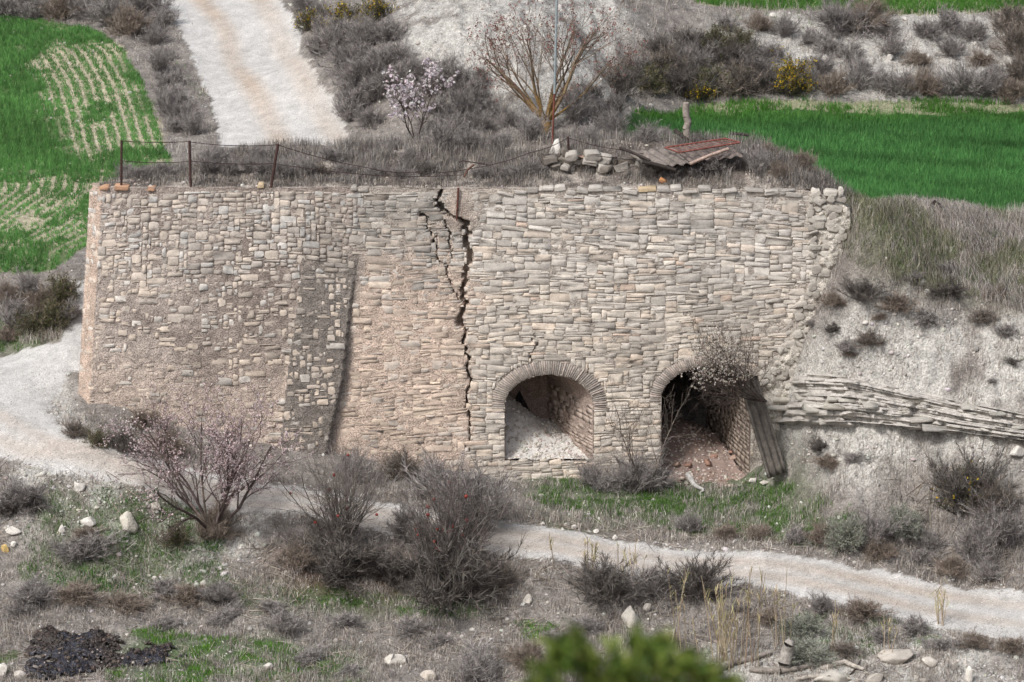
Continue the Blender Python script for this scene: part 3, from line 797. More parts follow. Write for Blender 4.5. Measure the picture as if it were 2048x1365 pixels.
# arches: brick ring, vault lining ---------------------------------
arng = np.random.default_rng(5)
def ell(a, th, g=0.0): return a.cx+(a.r+g)*math.cos(th), a.zs+(a.h+g)*math.sin(th)
TUN = [dict(depth=2.2, shx=-.75, shr=.66, zdrop=.22), dict(depth=4.6, shx=-.75, shr=.62, zdrop=.15)]
for ai, a in enumerate(AR):
    T = TUN[ai]; prof = []
    nb = 34
    zb = a.zb-(.9 if ai else .25)
    for z in np.linspace(zb, a.zs, 14)[:-1]: prof.append((a.cx-a.r, z))
    for th in np.linspace(math.pi, 0, nb): prof.append(ell(a, th))
    for z in np.linspace(a.zs, zb, 14)[1:]: prof.append((a.cx+a.r, z))
    prof = np.array(prof); m = len(prof); nd = 30
    V = []; Cc = []
    for k in range(nd+1):
        t = k/nd; s = 1-(1-T['shr'])*t**.8
        pu = a.cx+(prof[:, 0]-a.cx)*s+T['shx']*t**1.1; pz = prof[:, 1]-T['zdrop']*t*sstep(a.zs-.4, a.zs+a.h, prof[:, 1])
        base = W(prof[:, 0], prof[:, 1], 0.0)
        X = pu; Y = base[:, 1]+.015+T['depth']*t
        nn = .05*(fbm(np.arange(m)*.25+ai*50, np.full(m, k*.3), 121, 3)-.5)*(t > 0)
        V.append(np.stack([X+nn, Y, pz+nn], 1))
        nzz = fbm(np.arange(m)*.15+ai*50, np.full(m, k*.22), 122, 4)
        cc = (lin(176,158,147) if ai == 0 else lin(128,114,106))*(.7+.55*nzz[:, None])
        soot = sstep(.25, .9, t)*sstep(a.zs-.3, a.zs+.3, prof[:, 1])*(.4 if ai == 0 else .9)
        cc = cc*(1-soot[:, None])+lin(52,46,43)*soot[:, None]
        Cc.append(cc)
    V = np.array(V); ti = np.arange((nd+1)*m).reshape(nd+1, m)
    tq = np.stack([ti[:-1, :-1], ti[1:, :-1], ti[1:, 1:], ti[:-1, 1:]], -1).reshape(-1, 4)
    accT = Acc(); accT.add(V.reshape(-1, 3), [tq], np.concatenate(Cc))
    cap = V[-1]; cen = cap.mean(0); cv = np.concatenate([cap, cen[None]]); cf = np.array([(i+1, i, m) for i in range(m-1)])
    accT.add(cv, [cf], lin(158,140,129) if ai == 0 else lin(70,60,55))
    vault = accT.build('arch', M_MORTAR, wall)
    # masonry lining on the right cheek of the tunnel
    lin_ = Acc(); zc_ = a.zb-.3
    def cheek(t, z, d):
        s = 1-(1-T['shr'])*t**.8; wob = a.r*s
        return np.stack([a.cx+wob+T['shx']*t**1.1-d, W(a.cx+a.r, z, 0.0)[..., 1]+.015+T['depth']*t, z], -1)
    while zc_ < a.zs-.05:
        hz = arng.uniform(.07, .16); t_ = .015
        while t_ < .95:
            dt = arng.uniform(.16, .42)/T['depth']
            if arng.random() < (.55 if ai == 0 else .9):
                tt_ = np.array([t_+.004, t_+dt-.004, t_+dt-.004, t_+.004]); zz_ = np.array([zc_+.006, zc_+.006, zc_+hz-.006, zc_+hz-.006])+arng.normal(0, .006, 4)
                V8 = np.concatenate([cheek(tt_, zz_, -.03), cheek(tt_, zz_, arng.uniform(.008, .03))]); lin_.add(V8, [np.array([(4, 5, 6, 7), (0, 1, 5, 4), (1, 2, 6, 5), (2, 3, 7, 6), (3, 0, 4, 7)])], (lin(184,168,156) if ai == 0 else lin(164,150,138))*arng.uniform(.8, 1.1))
            t_ += dt
        zc_ += hz
    tag(lin_.build('lining', M_STONE, vault), kind='stuff')
    # bricks of the ring
    per = 0; th = math.pi+.16 if ai == 0 else math.pi+.10
    end = -.16 if ai == 0 else -.05
    bt = .052
    while th > end:
        tc = th
        x0, z0 = ell(a, tc, .0); x1, z1 = ell(a, tc, a.t)
        cu, cz = (x0+x1)/2, (z0+z1)/2; du, dz = x1-x0, z1-z0; L = math.hypot(du, dz); du /= L; dz /= L
        # normal direction radial, tangent perpendicular
        tu, tz = -dz, du
        hw = bt/2-.0035; hl = L/2*arng.uniform(.86, 1.04); dpt = arng.uniform(.002, .022)
        pts = []
        for (sl, sw) in ((-1, -1), (1, -1), (1, 1), (-1, 1)):
            fl = hw*(1.12 if sl > 0 else .9)
            pts.append((cu+du*hl*sl+tu*fl*sw, cz+dz*hl*sl+tz*fl*sw))
        pts = np.array(pts); ctr = pts.mean(0); ins = ctr+(pts-ctr)*np.array([.94, .94])
        U = np.concatenate([pts[:, 0], pts[:, 0], ins[:, 0]]); Zq = np.concatenate([pts[:, 1], pts[:, 1], ins[:, 1]])
        Dq = np.concatenate([np.full(4, -.22), np.full(4, dpt-.012), np.full(4, dpt)])
        Vb = W(U, Zq, Dq)
        F = [(r*4+k, r*4+(k+1) % 4, r*4+4+(k+1) % 4, r*4+4+k) for r in (0, 1) for k in range(4)]+[(8, 9, 10, 11)]
        c = [lin(166,157,149), lin(158,149,142), lin(174,163,153), lin(150,142,135), lin(176,163,154)][arng.integers(5)]*arng.uniform(.9, 1.1)
        o0 = Vb.mean(0); ob = link('brick', mesh_of('brick', Vb-o0, [np.array(F)], c, M_BRICK), vault); ob.location = o0
        rr = math.hypot((a.r+a.t*.4)*math.sin(th), (a.h+a.t*.4)*math.cos(th))
        th -= bt/max(rr, .3)
# mortar bed behind the ring bricks is the wall face itself

# ------------------------------------------------------------------ props
prng = np.random.default_rng(77)
ORD = 'first second third fourth fifth sixth seventh eighth ninth tenth eleventh twelfth thirteenth fourteenth fifteenth sixteenth seventeenth eighteenth nineteenth twentieth'.split()
def box_geo(cx, cy, cz, sx, sy, sz):
    x = np.array([-1, 1, 1, -1, -1, 1, 1, -1])*sx/2; y = np.array([-1, -1, 1, 1, -1, -1, 1, 1])*sy/2; z = np.array([-1, -1, -1, -1, 1, 1, 1, 1])*sz/2
    return np.stack([x+cx, y+cy, z+cz], 1), np.array([(0, 3, 2, 1), (4, 5, 6, 7), (0, 1, 5, 4), (1, 2, 6, 5), (2, 3, 7, 6), (3, 0, 4, 7)])
def tube(acc, pts, rad, c, sides=6):
    pts = np.array(pts, float); rad = np.broadcast_to(np.asarray(rad, float), (len(pts),))
    V, F = frusta(pts[:-1], pts[1:], rad[:-1], rad[1:], sides); acc.add(V, [F], c)
    # end caps
    for p, q, r in ((pts[0], pts[1], rad[0]), (pts[-1], pts[-2], rad[-1])):
        Vc, Fc = frusta(np.array([p]), np.array([p+(p-q)/np.linalg.norm(p-q)*.002]), np.array([r]), np.array([.0005]), sides); acc.add(Vc, [Fc], c)

# --- wire fence along the wall top
fence = empty('wire_fence', hit(380, 358)); tag(fence, 'rusty post and wire fence sagging along the top of the stone wall', 'fence')
f0 = np.array(fence.location)
cRust = lin(74,54,50); cWire = lin(66,52,50)
POSTS = [((242,352),(243,281),.032),((381,360),(379,282),.034),((541,360),(556,288),.036),((1139,316),(1136,274),.03),((1345,343),(1356,309),.045)]
tops = []
for (b, t, r) in POSTS:
    pb = hit(*b)
    if b[1] > 350: pb = np.array([*at_y(b[0], b[1], .62)])
    pt = at_y(t[0], t[1], pb[1]); a = Acc()
    tube(a, np.array([pb-[0, 0, .25], pt])-f0, r, cRust, 5)
    ob = a.build('fence_post', M_RUST, fence); tops.append((pb, pt))
def wire(pts, sag=.0, r=.011, n=10):
    a = Acc(); P = []
    for i in range(len(pts)-1):
        A, B = np.array(pts[i]), np.array(pts[i+1])
        for k in range(n+(i == len(pts)-2)):
            t = k/n; p = A*(1-t)+B*t; p = p-[0, 0, sag*4*t*(1-t)]; P.append(p)
    tube(a, np.array(P)-f0, r, cWire, 3); a.build('wire', M_RUST, fence)
def on(i, f): return tops[i][0]*(1-f)+tops[i][1]*f
wire([on(0, .98), on(1, .98)], .03); wire([on(1, .97), on(2, .97)], .06)
wire([on(0, .42), on(1, .47)], .04); wire([on(1, .48), on(2, .45)], .04)
mid = at_y(735, 336, 1.0); mid2 = at_y(900, 320, 1.4); mid3 = at_y(1000, 326, 1.2)
wire([on(2, .97), mid, at_y(830, 345, .9), at_y(940, 338, .9), at_y(1060, 306, 1.6), on(3, .95)], .05)
wire([on(2, .45), at_y(760, 352, .8), at_y(930, 350, .8)], .03)
wire([on(3, .95), at_y(1240, 300, 1.6), on(4, .9)], .04); wire([at_y(1190, 312, 1.4), on(4, .5)], .02)
wire([at_y(918, 326, 1.2), at_y(925, 322, 1.2), at_y(975, 330, 1.2)], .0, .016, 4)
# bent loose bar and rusty bar on the wall
a = Acc(); tube(a, [at_y(928, 355, .75), at_y(935, 340, .8), at_y(948, 329, .85)], .03, lin(96,72,62), 5)
tag(a.build('bent_iron_bar', M_RUST), 'short bent rusty iron bar standing above the crack', 'bar')
a = Acc(); pT = W(*w_at(917, 374), .10); pB = W(*w_at(913, 440), .09); tube(a, [pB, (pB+pT)/2+[0, -.02, 0], pT], [.016, .026, .03], lin(98,62,52), 5)
tag(a.build('iron_bar', M_RUST), 'rusty iron bar hanging upright on the wall beside the crack', 'bar')

# --- tall pole
pb = hit(1104, 296); pole = empty('pole', pb); tag(pole, 'tall thin metal pole, rusty below and grey above, on the mound', 'pole')
def rel(p): return np.array(p)-pb
p1 = at_y(1109, 180, pb[1]); p2 = at_y(1115, -60, pb[1])
a = Acc(); tube(a, [rel(pb-[0, 0, .2]), rel(p1)], .030, lin(118,72,62), 6); a.build('lower_tube', M_RUST, pole)
a = Acc(); tube(a, [rel(p1-[0, 0, .1]), rel(p2)], [.037, .036], lin(160,170,172), 6); a.build('upper_tube', M_GALV, pole)

# --- rocks as single things
def rock(name, px, py, wpx, hpx, c, label, cat='rock', group=None, seed=0, dpth=.8, tilt=0, pos=None, sink=.3, tight=.45, m=None):
    r = np.random.default_rng(seed+1000); V, F = rock_geo(r, 3, 16, tight=tight)
    p = hit(px, py) if pos is None else np.array(pos); k = pxm(p)
    w = wpx/k; h = hpx/k/.75
    ext = V.max(0)-V.min(0); V = (V-(V.max(0)+V.min(0))/2)/ext
    V = V*np.array([w, w*dpth, h]); ct, st = math.cos(tilt), math.sin(tilt)
    V = np.stack([V[:, 0]*ct-V[:, 2]*st, V[:, 1], V[:, 0]*st+V[:, 2]*ct], 1); V[:, 2] -= V[:, 2].min()+sink*h
    C = np.tile(np.asarray(c), (len(V), 1))*(.88+.24*vnoise(V[:, 0]/w*5, V[:, 2]/h*4+V[:, 1], seed)[:, None])
    o = link(name, mesh_of(name, V, [F], C, m or M_ROCK)); o.location = p
    return tag(o, label, cat, group)
cW = lin(212,207,199); cG = lin(190,183,172)
rock('boulder', 258, 1062, 34, 40, lin(200,194,182), 'largest pale boulder standing on the green bank at left', 'boulder', seed=1, tilt=.3)
rock('rock', 178, 1048, 34, 15, cW, 'flat white rock beside a nest of dead twigs on the left bank', seed=2, tilt=-.15)
rock('rock', 27, 1066, 34, 13, cW, 'low white rock at the left picture edge on the green bank', seed=3)
rock('rock', 10, 1100, 18, 13, lin(206,178,120), 'ochre coloured rock at the left picture edge', seed=4)
rock('rock', 27, 1092, 14, 11, cW, 'white stone touching the ochre rock at left', seed=5)
rock('rock', 124, 1064, 14, 16, cW, 'white stone standing upright left of the twig nest', seed=6, tilt=.5)
rock('rock', 160, 978, 24, 14, cW, 'pale rock on the bank just below the left road edge', seed=7)
rock('rock', 312, 1020, 20, 16, cG, 'grey rounded stone on the bank left of the pink tree', seed=8)
rock('rock', 309, 1160, 13, 9, cW, 'larger of two white stones lying together on the lower left grass', seed=9)
rock('rock', 298, 1155, 9, 7, cW, 'smaller of two white stones lying together on the lower left grass', seed=10)
rock('rock', 4, 1352, 24, 26, lin(214,207,198), 'pale rock in the bottom left corner', seed=11)
rock('rock', 40, 1356, 26, 14, lin(206,198,188), 'pale flat stone beside the bottom left corner rock', seed=12)
rock('rock', 536, 1338, 20, 12, cW, 'white stone lying in the bright green grass at the bottom', seed=13)
rock('rock', 268, 1180, 10, 7, lin(200,190,180), 'small dull stone on the lower left grass near the dry stems', seed=14)
rock('boulder', 1262, 1248, 46, 40, lin(196,190,180), 'craggy grey boulder half hidden in dry shrubs below the road', 'boulder', seed=15, tight=.5)
rock('rock', 1294, 1224, 16, 20, lin(188,182,172), 'small craggy stone right behind the grey boulder below the road', seed=16)
rock('rock', 790, 1330, 44, 24, lin(204,198,188), 'whitish lump of chalk in the dry grass at the bottom middle', seed=17)
rock('rock', 856, 1356, 34, 18, lin(200,190,178), 'flat chalk stone at the bottom edge left of the grey bush', seed=18)
rock('rock', 1055, 1205, 22, 18, lin(182,176,166), 'grey stone beside the foot of the pomegranate bush', seed=19)
rock('rock', 1938, 1362, 16, 32, lin(224,218,208), 'upright white stone at the bottom edge, lower right', seed=20, tight=.8)
rock('rock', 1860, 1330, 34, 16, lin(205,197,186), 'pale flat stone among rubble in the lower right', seed=21)
rock('rock', 1230, 1100, 1, 1, cW, 'x', seed=22) if False else None
for i, (x, y, w) in enumerate([(1086,1050,8),(1131,1052,9),(1148,1058,12),(1192,1066,12),(1230,1078,11)]):
    rock('rock', x, y, w, w*.75, cW, f'small white stone on the far road edge below the arches, {ORD[i]} from the left', 'stone', 'white stones on the road edge', seed=30+i)
for i, (x, y, w, h, l) in enumerate([(1780,120,14,12,'white stone shining among shrubs high on the far right bank'),(1600,55,14,13,'white stone under the crest shrub of the far bank'),(1545,34,16,9,'white stone at the left end of the far bank top'),(1810,42,14,8,'white stone on the right part of the far bank crest'),(1302,214,9,7,'small white stone at the near left corner of the right green field'),(1985,655,12,12,'pale stone on the slope under the right edge bush'),(1846,570,20,12,'pale slab of stone on the slope right of the wall'),(1855,590,14,11,'pale stone just below the slab on the right slope'),(2036,910,36,20,'white boulder on the slope at the right picture edge')]):
    rock('rock', x, y, w, h, cW, l, seed=50+i)
# white pyramid stone and orange brick on the mound
mp = hit(1110, 304); V = np.array([[-.22, -.1, -.1], [.17, -.14, -.1], [.2, .14, -.1], [-.18, .16, -.1], [.0, -.07, .30], [.07, -.07, .36], [.09, .05, .34], [.0, .06, .30]]); F = [(0, 1, 5, 4), (1, 2, 6, 5), (2, 3, 7, 6), (3, 0, 4, 7), (4, 5, 6, 7)]
ob = link('marker_stone', mesh_of('marker_stone', V, [np.array(F)], lin(214,208,200), M_ROCK)); ob.location = mp; tag(ob, 'white pointed stone at the foot of the tall pole', 'stone')
V, F = box_geo(0, 0, 0, .20, .10, .13); a = Acc(); a.add(V*(1+prng.normal(0, .04, V.shape)), [F], lin(196,142,98))
ob = a.build('brick', M_BRICK); ob.name = 'loose_brick'; ob.location = hit(1326, 368)+[0, 0, .06]; ob.rotation_euler = (.2, .5, .3)
tag(ob, 'orange brick lying loose on the wall top below the ruined roof', 'brick')

# --- low ruined wall on the mound
rw = empty('ruined_wall', hit(1190, 350)); tag(rw, 'low tumbledown wall of grey stones on the mound', 'wall', kind='thing'); r0 = np.array(rw.location)
RR = np.random.default_rng(15)
yb = r0[1]
cr_ = Acc()
for px0, px1, pyb_, pyt_ in ((1085,1135,338,312),(1135,1200,352,314),(1195,1235,350,318),(1232,1292,354,316)):
    A = at_y(px0, pyb_, yb+.12); B = at_y(px1, pyb_, yb+.12); T = at_y(px0, pyt_+4, yb+.12)
    V, F = box_geo((A[0]+B[0])/2, yb+.30, (A[2]-.3+T[2])/2, B[0]-A[0], .4, T[2]-A[2]+.3); cr_.add(V-r0+RR.normal(0, .03, V.shape), [F], lin(92,84,77))
    py = pyb_+4
    while py > pyt_:
        h = RR.uniform(8, 17); x = px0+RR.uniform(-4, 4)
        while x < px1:
            w = RR.uniform(12, 36)
            if RR.random() < .72:
                c0 = at_y(x+w/2, py-h/2, yb); k = pxm(c0)
                Us, Zs_, Ds, q4, q3 = stone_geo(RR, -w/k*.5, w/k*.5, -h/k*.5, h/k*.5, .02, back=.3, soft=.3, chop=.45); Vr = np.stack([Us, -Ds, Zs_], 1)+RR.normal(0, .008, (len(Us), 3)); c = [lin(188,181,172), lin(168,160,150), lin(200,193,183), lin(150,142,133)][RR.integers(4)]
                o = link('stone', mesh_of('stone', Vr, [q4, q3], c*RR.uniform(.42, .8), M_STONE), rw); o.location = c0-r0+[0, RR.uniform(-.10, .12), RR.normal(0, .02)]; o.rotation_euler = (RR.normal(0, .15), RR.normal(0, .18), RR.normal(0, .2))
            x += w
        py -= h
cr_.build('wall_core', M_MORTAR, rw)

# --- corrugated sheets
def corrugated(name, c00, c10, c01, waves, amp, c, label, m=None, thick=.012, parent=None):
    """sheet spanned by corner c00, ridge direction c10-c00 and across direction c01-c00"""
    c00, c10, c01 = [np.array(v, float) for v in (c00, c10, c01)]
    e1 = c10-c00; e2 = c01-c00; nrm = np.cross(e1, e2); nrm /= np.linalg.norm(nrm)
    if nrm[2] < 0: nrm = -nrm
    nv = waves*8+1; nu = 14; V = []
    for sgn in (0, 1):
        for i in range(nu):
            for j in range(nv):
                s, t = i/(nu-1), j/(nv-1)
                V.append(c00+e1*s+e2*t+nrm*(amp*math.sin(t*waves*2*math.pi)-sgn*thick))
    V = np.array(V)-c00; ix = np.arange(2*nu*nv).reshape(2, nu, nv); F = []
    for s_ in (0, 1):
        q = np.stack([ix[s_, :-1, :-1], ix[s_, 1:, :-1], ix[s_, 1:, 1:], ix[s_, :-1, 1:]], -1).reshape(-1, 4); F.append(q)
    for line in ((ix[0, 0], ix[1, 0]), (ix[0, -1], ix[1, -1]), (ix[0, :, 0], ix[1, :, 0]), (ix[0, :, -1], ix[1, :, -1])):
        A, B = line; F.append(np.stack([A[:-1], A[1:], B[1:], B[:-1]], -1))
    C = np.tile(c, (len(V), 1))*(.75+.5*fbm(V[:, 0]*4, V[:, 1]*4+V[:, 2]*4, 7, 3)[:, None])
    o = link(name, mesh_of(name, V, F, C, m or M_SHEET, True)); o.location = c00
    return tag(o, label, 'roof sheet')
y0 = 1.25
zA_ = lambda px, py, y: at_y(px, py, y)
corrugated('corrugated_sheet', zA_(1262, 303, 1.7), zA_(1312, 335, .85), zA_(1355, 293, 1.8), 5, .03, lin(122,114,108), 'fallen grey corrugated roof sheet lying behind the low ruined wall')
corrugated('corrugated_sheet', zA_(1345, 297, 1.7), zA_(1380, 325, .95), zA_(1452, 285, 1.8), 5, .03, lin(112,102,97), 'fallen corrugated roof sheet under the rusty iron grille')
corrugated('corrugated_sheet', zA_(1300, 299, 1.9), zA_(1330, 316, 1.45), zA_(1425, 280, 2.0), 5, .028, lin(108,100,95), 'rearmost corrugated sheet of the fallen roof, mostly under rubbish')
# dark timber under the sheet front edges
for i, (A, B, r, l) in enumerate([((1285,324,.85),(1352,341,.70),.05,'dark roof timber sticking out under the left corrugated sheet'),((1380,328,.85),(1457,298,1.1),.045,'pale wooden batten along the right corrugated sheet edge'),((1240,296,1.6),(1300,322,.95),.04,'thin dark pole lying left of the corrugated sheets'),((1350,262,3.0),(1376,282,2.6),.07,'dark plank leaning beside the wooden post on the mound'),((1460,268,2.8),(1498,271,2.8),.04,'dark stick lying on the grassy crest right of the post')]):
    a = Acc(); P = [zA_(*A), (zA_(*A)+zA_(*B))/2+[0, 0, .015], zA_(*B)]; o0 = P[0]; tube(a, np.array(P)-o0, r, [lin(58,52,49), lin(172,150,138), lin(62,55,52), lin(60,54,50), lin(66,60,56)][i], 4)
    ob = a.build('timber', M_WOOD); ob.location = o0; tag(ob, l, 'timber')
# rusty grille
gr = empty('iron_grille', zA_(1330, 301, 2.1)); g0 = np.array(gr.location); tag(gr, 'rusty red iron grille lying flat on the fallen roof', 'grille')
cA, cB, cC, cD = zA_(1330, 301, 1.35), zA_(1358, 311, 1.05), zA_(1480, 291, 1.2), zA_(1450, 283, 1.5)
up = np.array([0, 0, .07])
for A, B in ((cA, cD), (cB, cC), (cA, cB), (cD, cC)):
    a = Acc(); tube(a, [A+up-g0, B+up-g0], .024, lin(120,74,66), 4); a.build('frame', M_RUST, gr)
for k in range(1, 13):
    t = k/13; a = Acc(); tube(a, [cA*(1-t)+cD*t+up*.98-g0, cB*(1-t)+cC*t+up*.98-g0], .011, lin(128,82,72), 3); a.build('bar', M_RUST, gr)
# wooden post
pw = hit(1376, 284); a = Acc(); t_ = at_y(1371, 206, pw[1]); rr_ = np.random.default_rng(3)
P = [pw-[0, 0, .3]]+[pw*(1-k/6)+t_*k/6+rr_.normal(0, .012, 3) for k in range(0, 7)]
tube(a, np.array(P)-pw, [.10, .10, .098, .095, .09, .088, .085, .08], lin(150,140,131), 8)
ob = a.build('wooden_post', M_WOOD); ob.location = pw; tag(ob, 'stout grey weathered wooden post standing at the edge of the mound', 'post')
# dark log on the crest
pl_ = hit(1875, 425); a = Acc(); A, B = at_y(1866, 404, pl_[1]), at_y(1884, 428, pl_[1]); tube(a, [A-pl_, (A+B)/2-pl_+[.03, 0, .02], B-pl_], [.07, .1, .09], lin(56,48,44), 6)
ob = a.build('log', M_WOOD); ob.location = pl_; tag(ob, 'short dark log sticking out of the grassy crest at right', 'log')
# small tin on the low wall
corrugated('tin_sheet', zA_(1143, 312, 1.9), zA_(1150, 316, 1.7), zA_(1190, 309, 1.9), 2, .02, lin(168,140,122), 'small bent rusty tin lying on the low ruined wall')

# --- leaning corrugated slab at the right arch
k0 = at_y(1536, 958, -1.05); k1 = at_y(1478, 764, -.42); k2 = at_y(1573, 945, -.95)
slab = corrugated('corrugated_slab', k0, k1, k2, 3, .035, lin(104,98,92), 'long corrugated fibre cement sheet leaning against the right arch', thick=.03)

# --- rubble inside the left arch
rub = Acc(); a1 = AR[0]; gu, gv = np.meshgrid(np.linspace(-1, 1, 60), np.linspace(0, 1, 60))
X = a1.cx+gu*(a1.r-.005)*(1-.36*gv)-.95*gv**1.1; Y = .10+gv*2.6
hh = a1.zb+.02+.75*sstep(0, .8, gv)*(1-.45*sstep(-.4, 1, gu))+.55*np.exp(-((gu+1)/.9)**2)*sstep(.0, .5, gv)+.10*(fbm(X*4, Y*4, 131, 4)-.5)
cc = lin(206,202,196)*(.75+.4*fbm(X*5, Y*5, 132, 3)[..., None]); ix = np.arange(3600).reshape(60, 60)
q = np.stack([ix[:-1, :-1], ix[:-1, 1:], ix[1:, 1:], ix[1:, :-1]], -1).reshape(-1, 4)
rub.add(np.stack([X, Y, hh], -1).reshape(-1, 3), [q], cc.reshape(-1, 3))
n = 900; i = prng.integers(0, 60, n); j = (prng.beta(1, 1.5, n)*59).astype(int)
V, F, C = pebbles(np.stack([X[j, i], Y[j, i], hh[j, i]], 1), prng.uniform(.03, .11, n), pick([lin(214,209,202), lin(196,188,180), lin(176,166,156)], n, prng, .1), prng)
rub.add(V, [F], C)
tag(rub.build('rubble_heap', M_ROCK), 'pale heap of rubble filling the left arch', 'rubble', kind='stuff')
# --- rubble and broken bricks in the right arch
a2 = AR[1]; rub = Acc()
X = a2.cx+gu*(a2.r-.005)*(1-.33*gv)-.55*gv**1.1; Y = -.25+gv*3.2
zg = surf(X.ravel(), Y.ravel()*0-.3).reshape(X.shape)
hh = zg+.02+.85*sstep(.0, .85, gv)*(1-.25*gu)+.12*(fbm(X*4, Y*4, 133, 4)-.5)
cc = lin(150,132,123)*(.7+.5*fbm(X*5, Y*5, 134, 3)[..., None]); rub.add(np.stack([X, Y, hh], -1).reshape(-1, 3), [q], cc.reshape(-1, 3))
n = 700; i = prng.integers(0, 60, n); j = (prng.beta(1, 1.6, n)*59).astype(int)
V, F, C = pebbles(np.stack([X[j, i], Y[j, i], hh[j, i]], 1), prng.uniform(.03, .10, n), pick([lin(188,174,164), lin(164,138,124), lin(206,198,188)], n, prng, .1), prng)
rub.add(V, [F], C)
tag(rub.build('rubble_heap', M_ROCK), 'reddish rubble spilling out of the right arch', 'rubble', kind='stuff')
BR_ = [(1340,955),(1356,942),(1375,930),(1392,922),(1405,912),(1420,905),(1432,900),(1445,908),(1460,905),(1470,915),(1400,938),(1362,962),(1415,925),(1350,930),(1382,948),(1448,893),(1425,915),(1468,899)]
me_b = {}; BRK = []
for k, (x, y) in enumerate(BR_):
    Vb, Fb = box_geo(0, 0, 0, .24, .12, .07); rb = np.random.default_rng(k+300)
    c = [lin(164,130,114), lin(190,164,148), lin(150,120,107), lin(205,190,176)][k % 4]
    if k < 8: me_b[k] = mesh_of('brick', Vb*(1+rb.normal(0, .05, Vb.shape)), [Fb], c, M_BRICK)
    o = link('brick', me_b[k % 8]); gp = hit(x, y); yy = (955-y)/60*2.0-.2
    if y < 935:
        P = at_y(x, y, max(yy, -.1)); o.location = P
    else: o.location = gp+[0, 0, .05]
    o.rotation_euler = (rb.normal(0, .4), rb.normal(0, .4), rb.uniform(0, 3.1)); BRK.append((x, o))
for i_, (x_, o_) in enumerate(sorted(BRK, key=lambda t: t[0])): tag(o_, f'broken brick in the right arch rubble, {ORD[i_]} from the left', 'brick', 'broken bricks in the right arch')
rock('rock', 1362, 952, 14, 18, lin(216,210,204), 'white stone standing at the left foot of the right arch', seed=91, tilt=.5)
rock('rock', 1344, 942, 12, 16, lin(220,208,198), 'pale pinkish stone against the left jamb of the right arch', seed=92)
rock('rock', 1505, 964, 16, 9, cW, 'white flat stone in the grass left of the leaning sheet foot', seed=93)
rock('rock', 1530, 970, 22, 8, lin(196,190,180), 'grey flat stone at the foot of the leaning sheet', seed=94)
# whitish broken branch in front of right arch
p = hit(1395, 985); a = Acc(); P = [at_y(1375, 948, p[1]+.5), at_y(1381, 958, p[1]+.35), at_y(1390, 972, p[1]+.15), at_y(1408, 980, p[1]), at_y(1392, 992, p[1]-.05)]
tube(a, np.array(P)-p, [.07, .075, .06, .035, .015], lin(196,192,188), 6); ob = a.build('dead_branch', M_WOOD); ob.location = p; tag(ob, 'bleached broken branch lying in front of the right arch', 'branch')

# --- layered rock outcrop, right of the wall
out = empty('rock_outcrop', hit(1700, 878)); tag(out, 'outcrop of thin bedded limestone layers in the slope beside the wall', 'rock'); o0 = np.array(out.location)
oR = np.random.default_rng(99)
LX = [1525, 1600, 1700, 1860, 2048, 2300]
T0 = np.array([744, 740, 746, 786, 826, 850]); T1 = np.array([856, 852, 852, 862, 886, 912]); NL = 13
tops_ = {i: T0+(T1-T0)*(i/NL)**.9 for i in range(NL)}
fr_rng = np.random.default_rng(17)
fpx = np.arange(1512, 2140, 3.0); NT = 120
yT = np.array([hit(x, float(np.interp(x, LX, T0))-4)[1] for x in fpx[::6]]); yBm = np.array([hit(x, float(np.interp(x, LX, T1))+10)[1] for x in fpx[::6]])
yT = np.interp(fpx, fpx[::6], yT); yBm = np.interp(fpx, fpx[::6], yBm)
ker = np.ones(15)/15; yT = np.convolve(np.pad(yT, 7, mode='edge'), ker, 'valid'); yBm = np.convolve(np.pad(yBm, 7, mode='edge'), ker, 'valid')
bnds = np.cumsum(fr_rng.uniform(.4, 1.7, 17)); bnds = bnds/bnds[-1]
FX, FT = np.meshgrid(fpx, np.linspace(-.08, 1.08, NT))
pT = np.interp(FX, LX, T0); pB = np.interp(FX, LX, T1); FPY = pT+(pB-pT)*FT+5*(fbm(FX*.012, FT*3, 301, 2)-.5)
lay = np.searchsorted(bnds, np.clip(FT+.02*(vnoise(FX*.05, FT*9, 302)-.5), 0, .999)).astype(float)
blk = np.floor(FX/(13+24*hash2(lay, lay*0, 5))+lay*3.7)
prot = .02+.26*hash2(lay, lay*0+3, 6)*sstep(.35, .6, fbm(FX*.006, lay*1.7, 311, 2)+.1)+.16*(fbm(FX*.02, lay*2.1, 303, 3))+.24*hash2(blk, lay, 7)*hash2(blk, lay, 8)-.22*sstep(.56, .66, fbm(FX*.018, FPY*.03, 313, 3))
within = np.abs((np.clip(FT, 0, .999)*1-np.concatenate([[0], bnds])[lay.astype(int)])/(np.diff(np.concatenate([[0], bnds]))[np.minimum(lay.astype(int), 16)])-.5)*2
prot = prot-.08*sstep(.72, 1.0, within)+.10*(fbm(FX*.08, FPY*.08, 304, 3)-.5)+.06*(vnoise(FX*.3, FPY*.3, 312)-.5)
FTn = FT+.34*(fbm(FX*.016, FX*0, 321, 3)-.5); margin = sstep(-.06, .10, FTn)*sstep(1.06, .93, FT+.22*(fbm(FX*.02, FX*0+4, 322, 3)-.5))*sstep(1512, 1530, FX)*sstep(-.08, .02, FT)*sstep(1.08, 1.0, FT)
YB = np.minimum(yT+.02, 9)[None]*(1-FT)+yBm[None]*FT
prot = prot*margin*np.interp(FX, [1500, 1750, 1900, 2140], [1.15, 1.0, .8, .8])-.30*(1-margin)
FV = np.stack(at_y(FX, FPY, 0*FX)[:1], 0)
dxr, dyr, dzr = raydir(FX, FPY); tt = (YB-prot-CY)/dyr
FVv = np.stack([dxr*tt, CY+dyr*tt, CZ+dzr*tt], -1)-o0
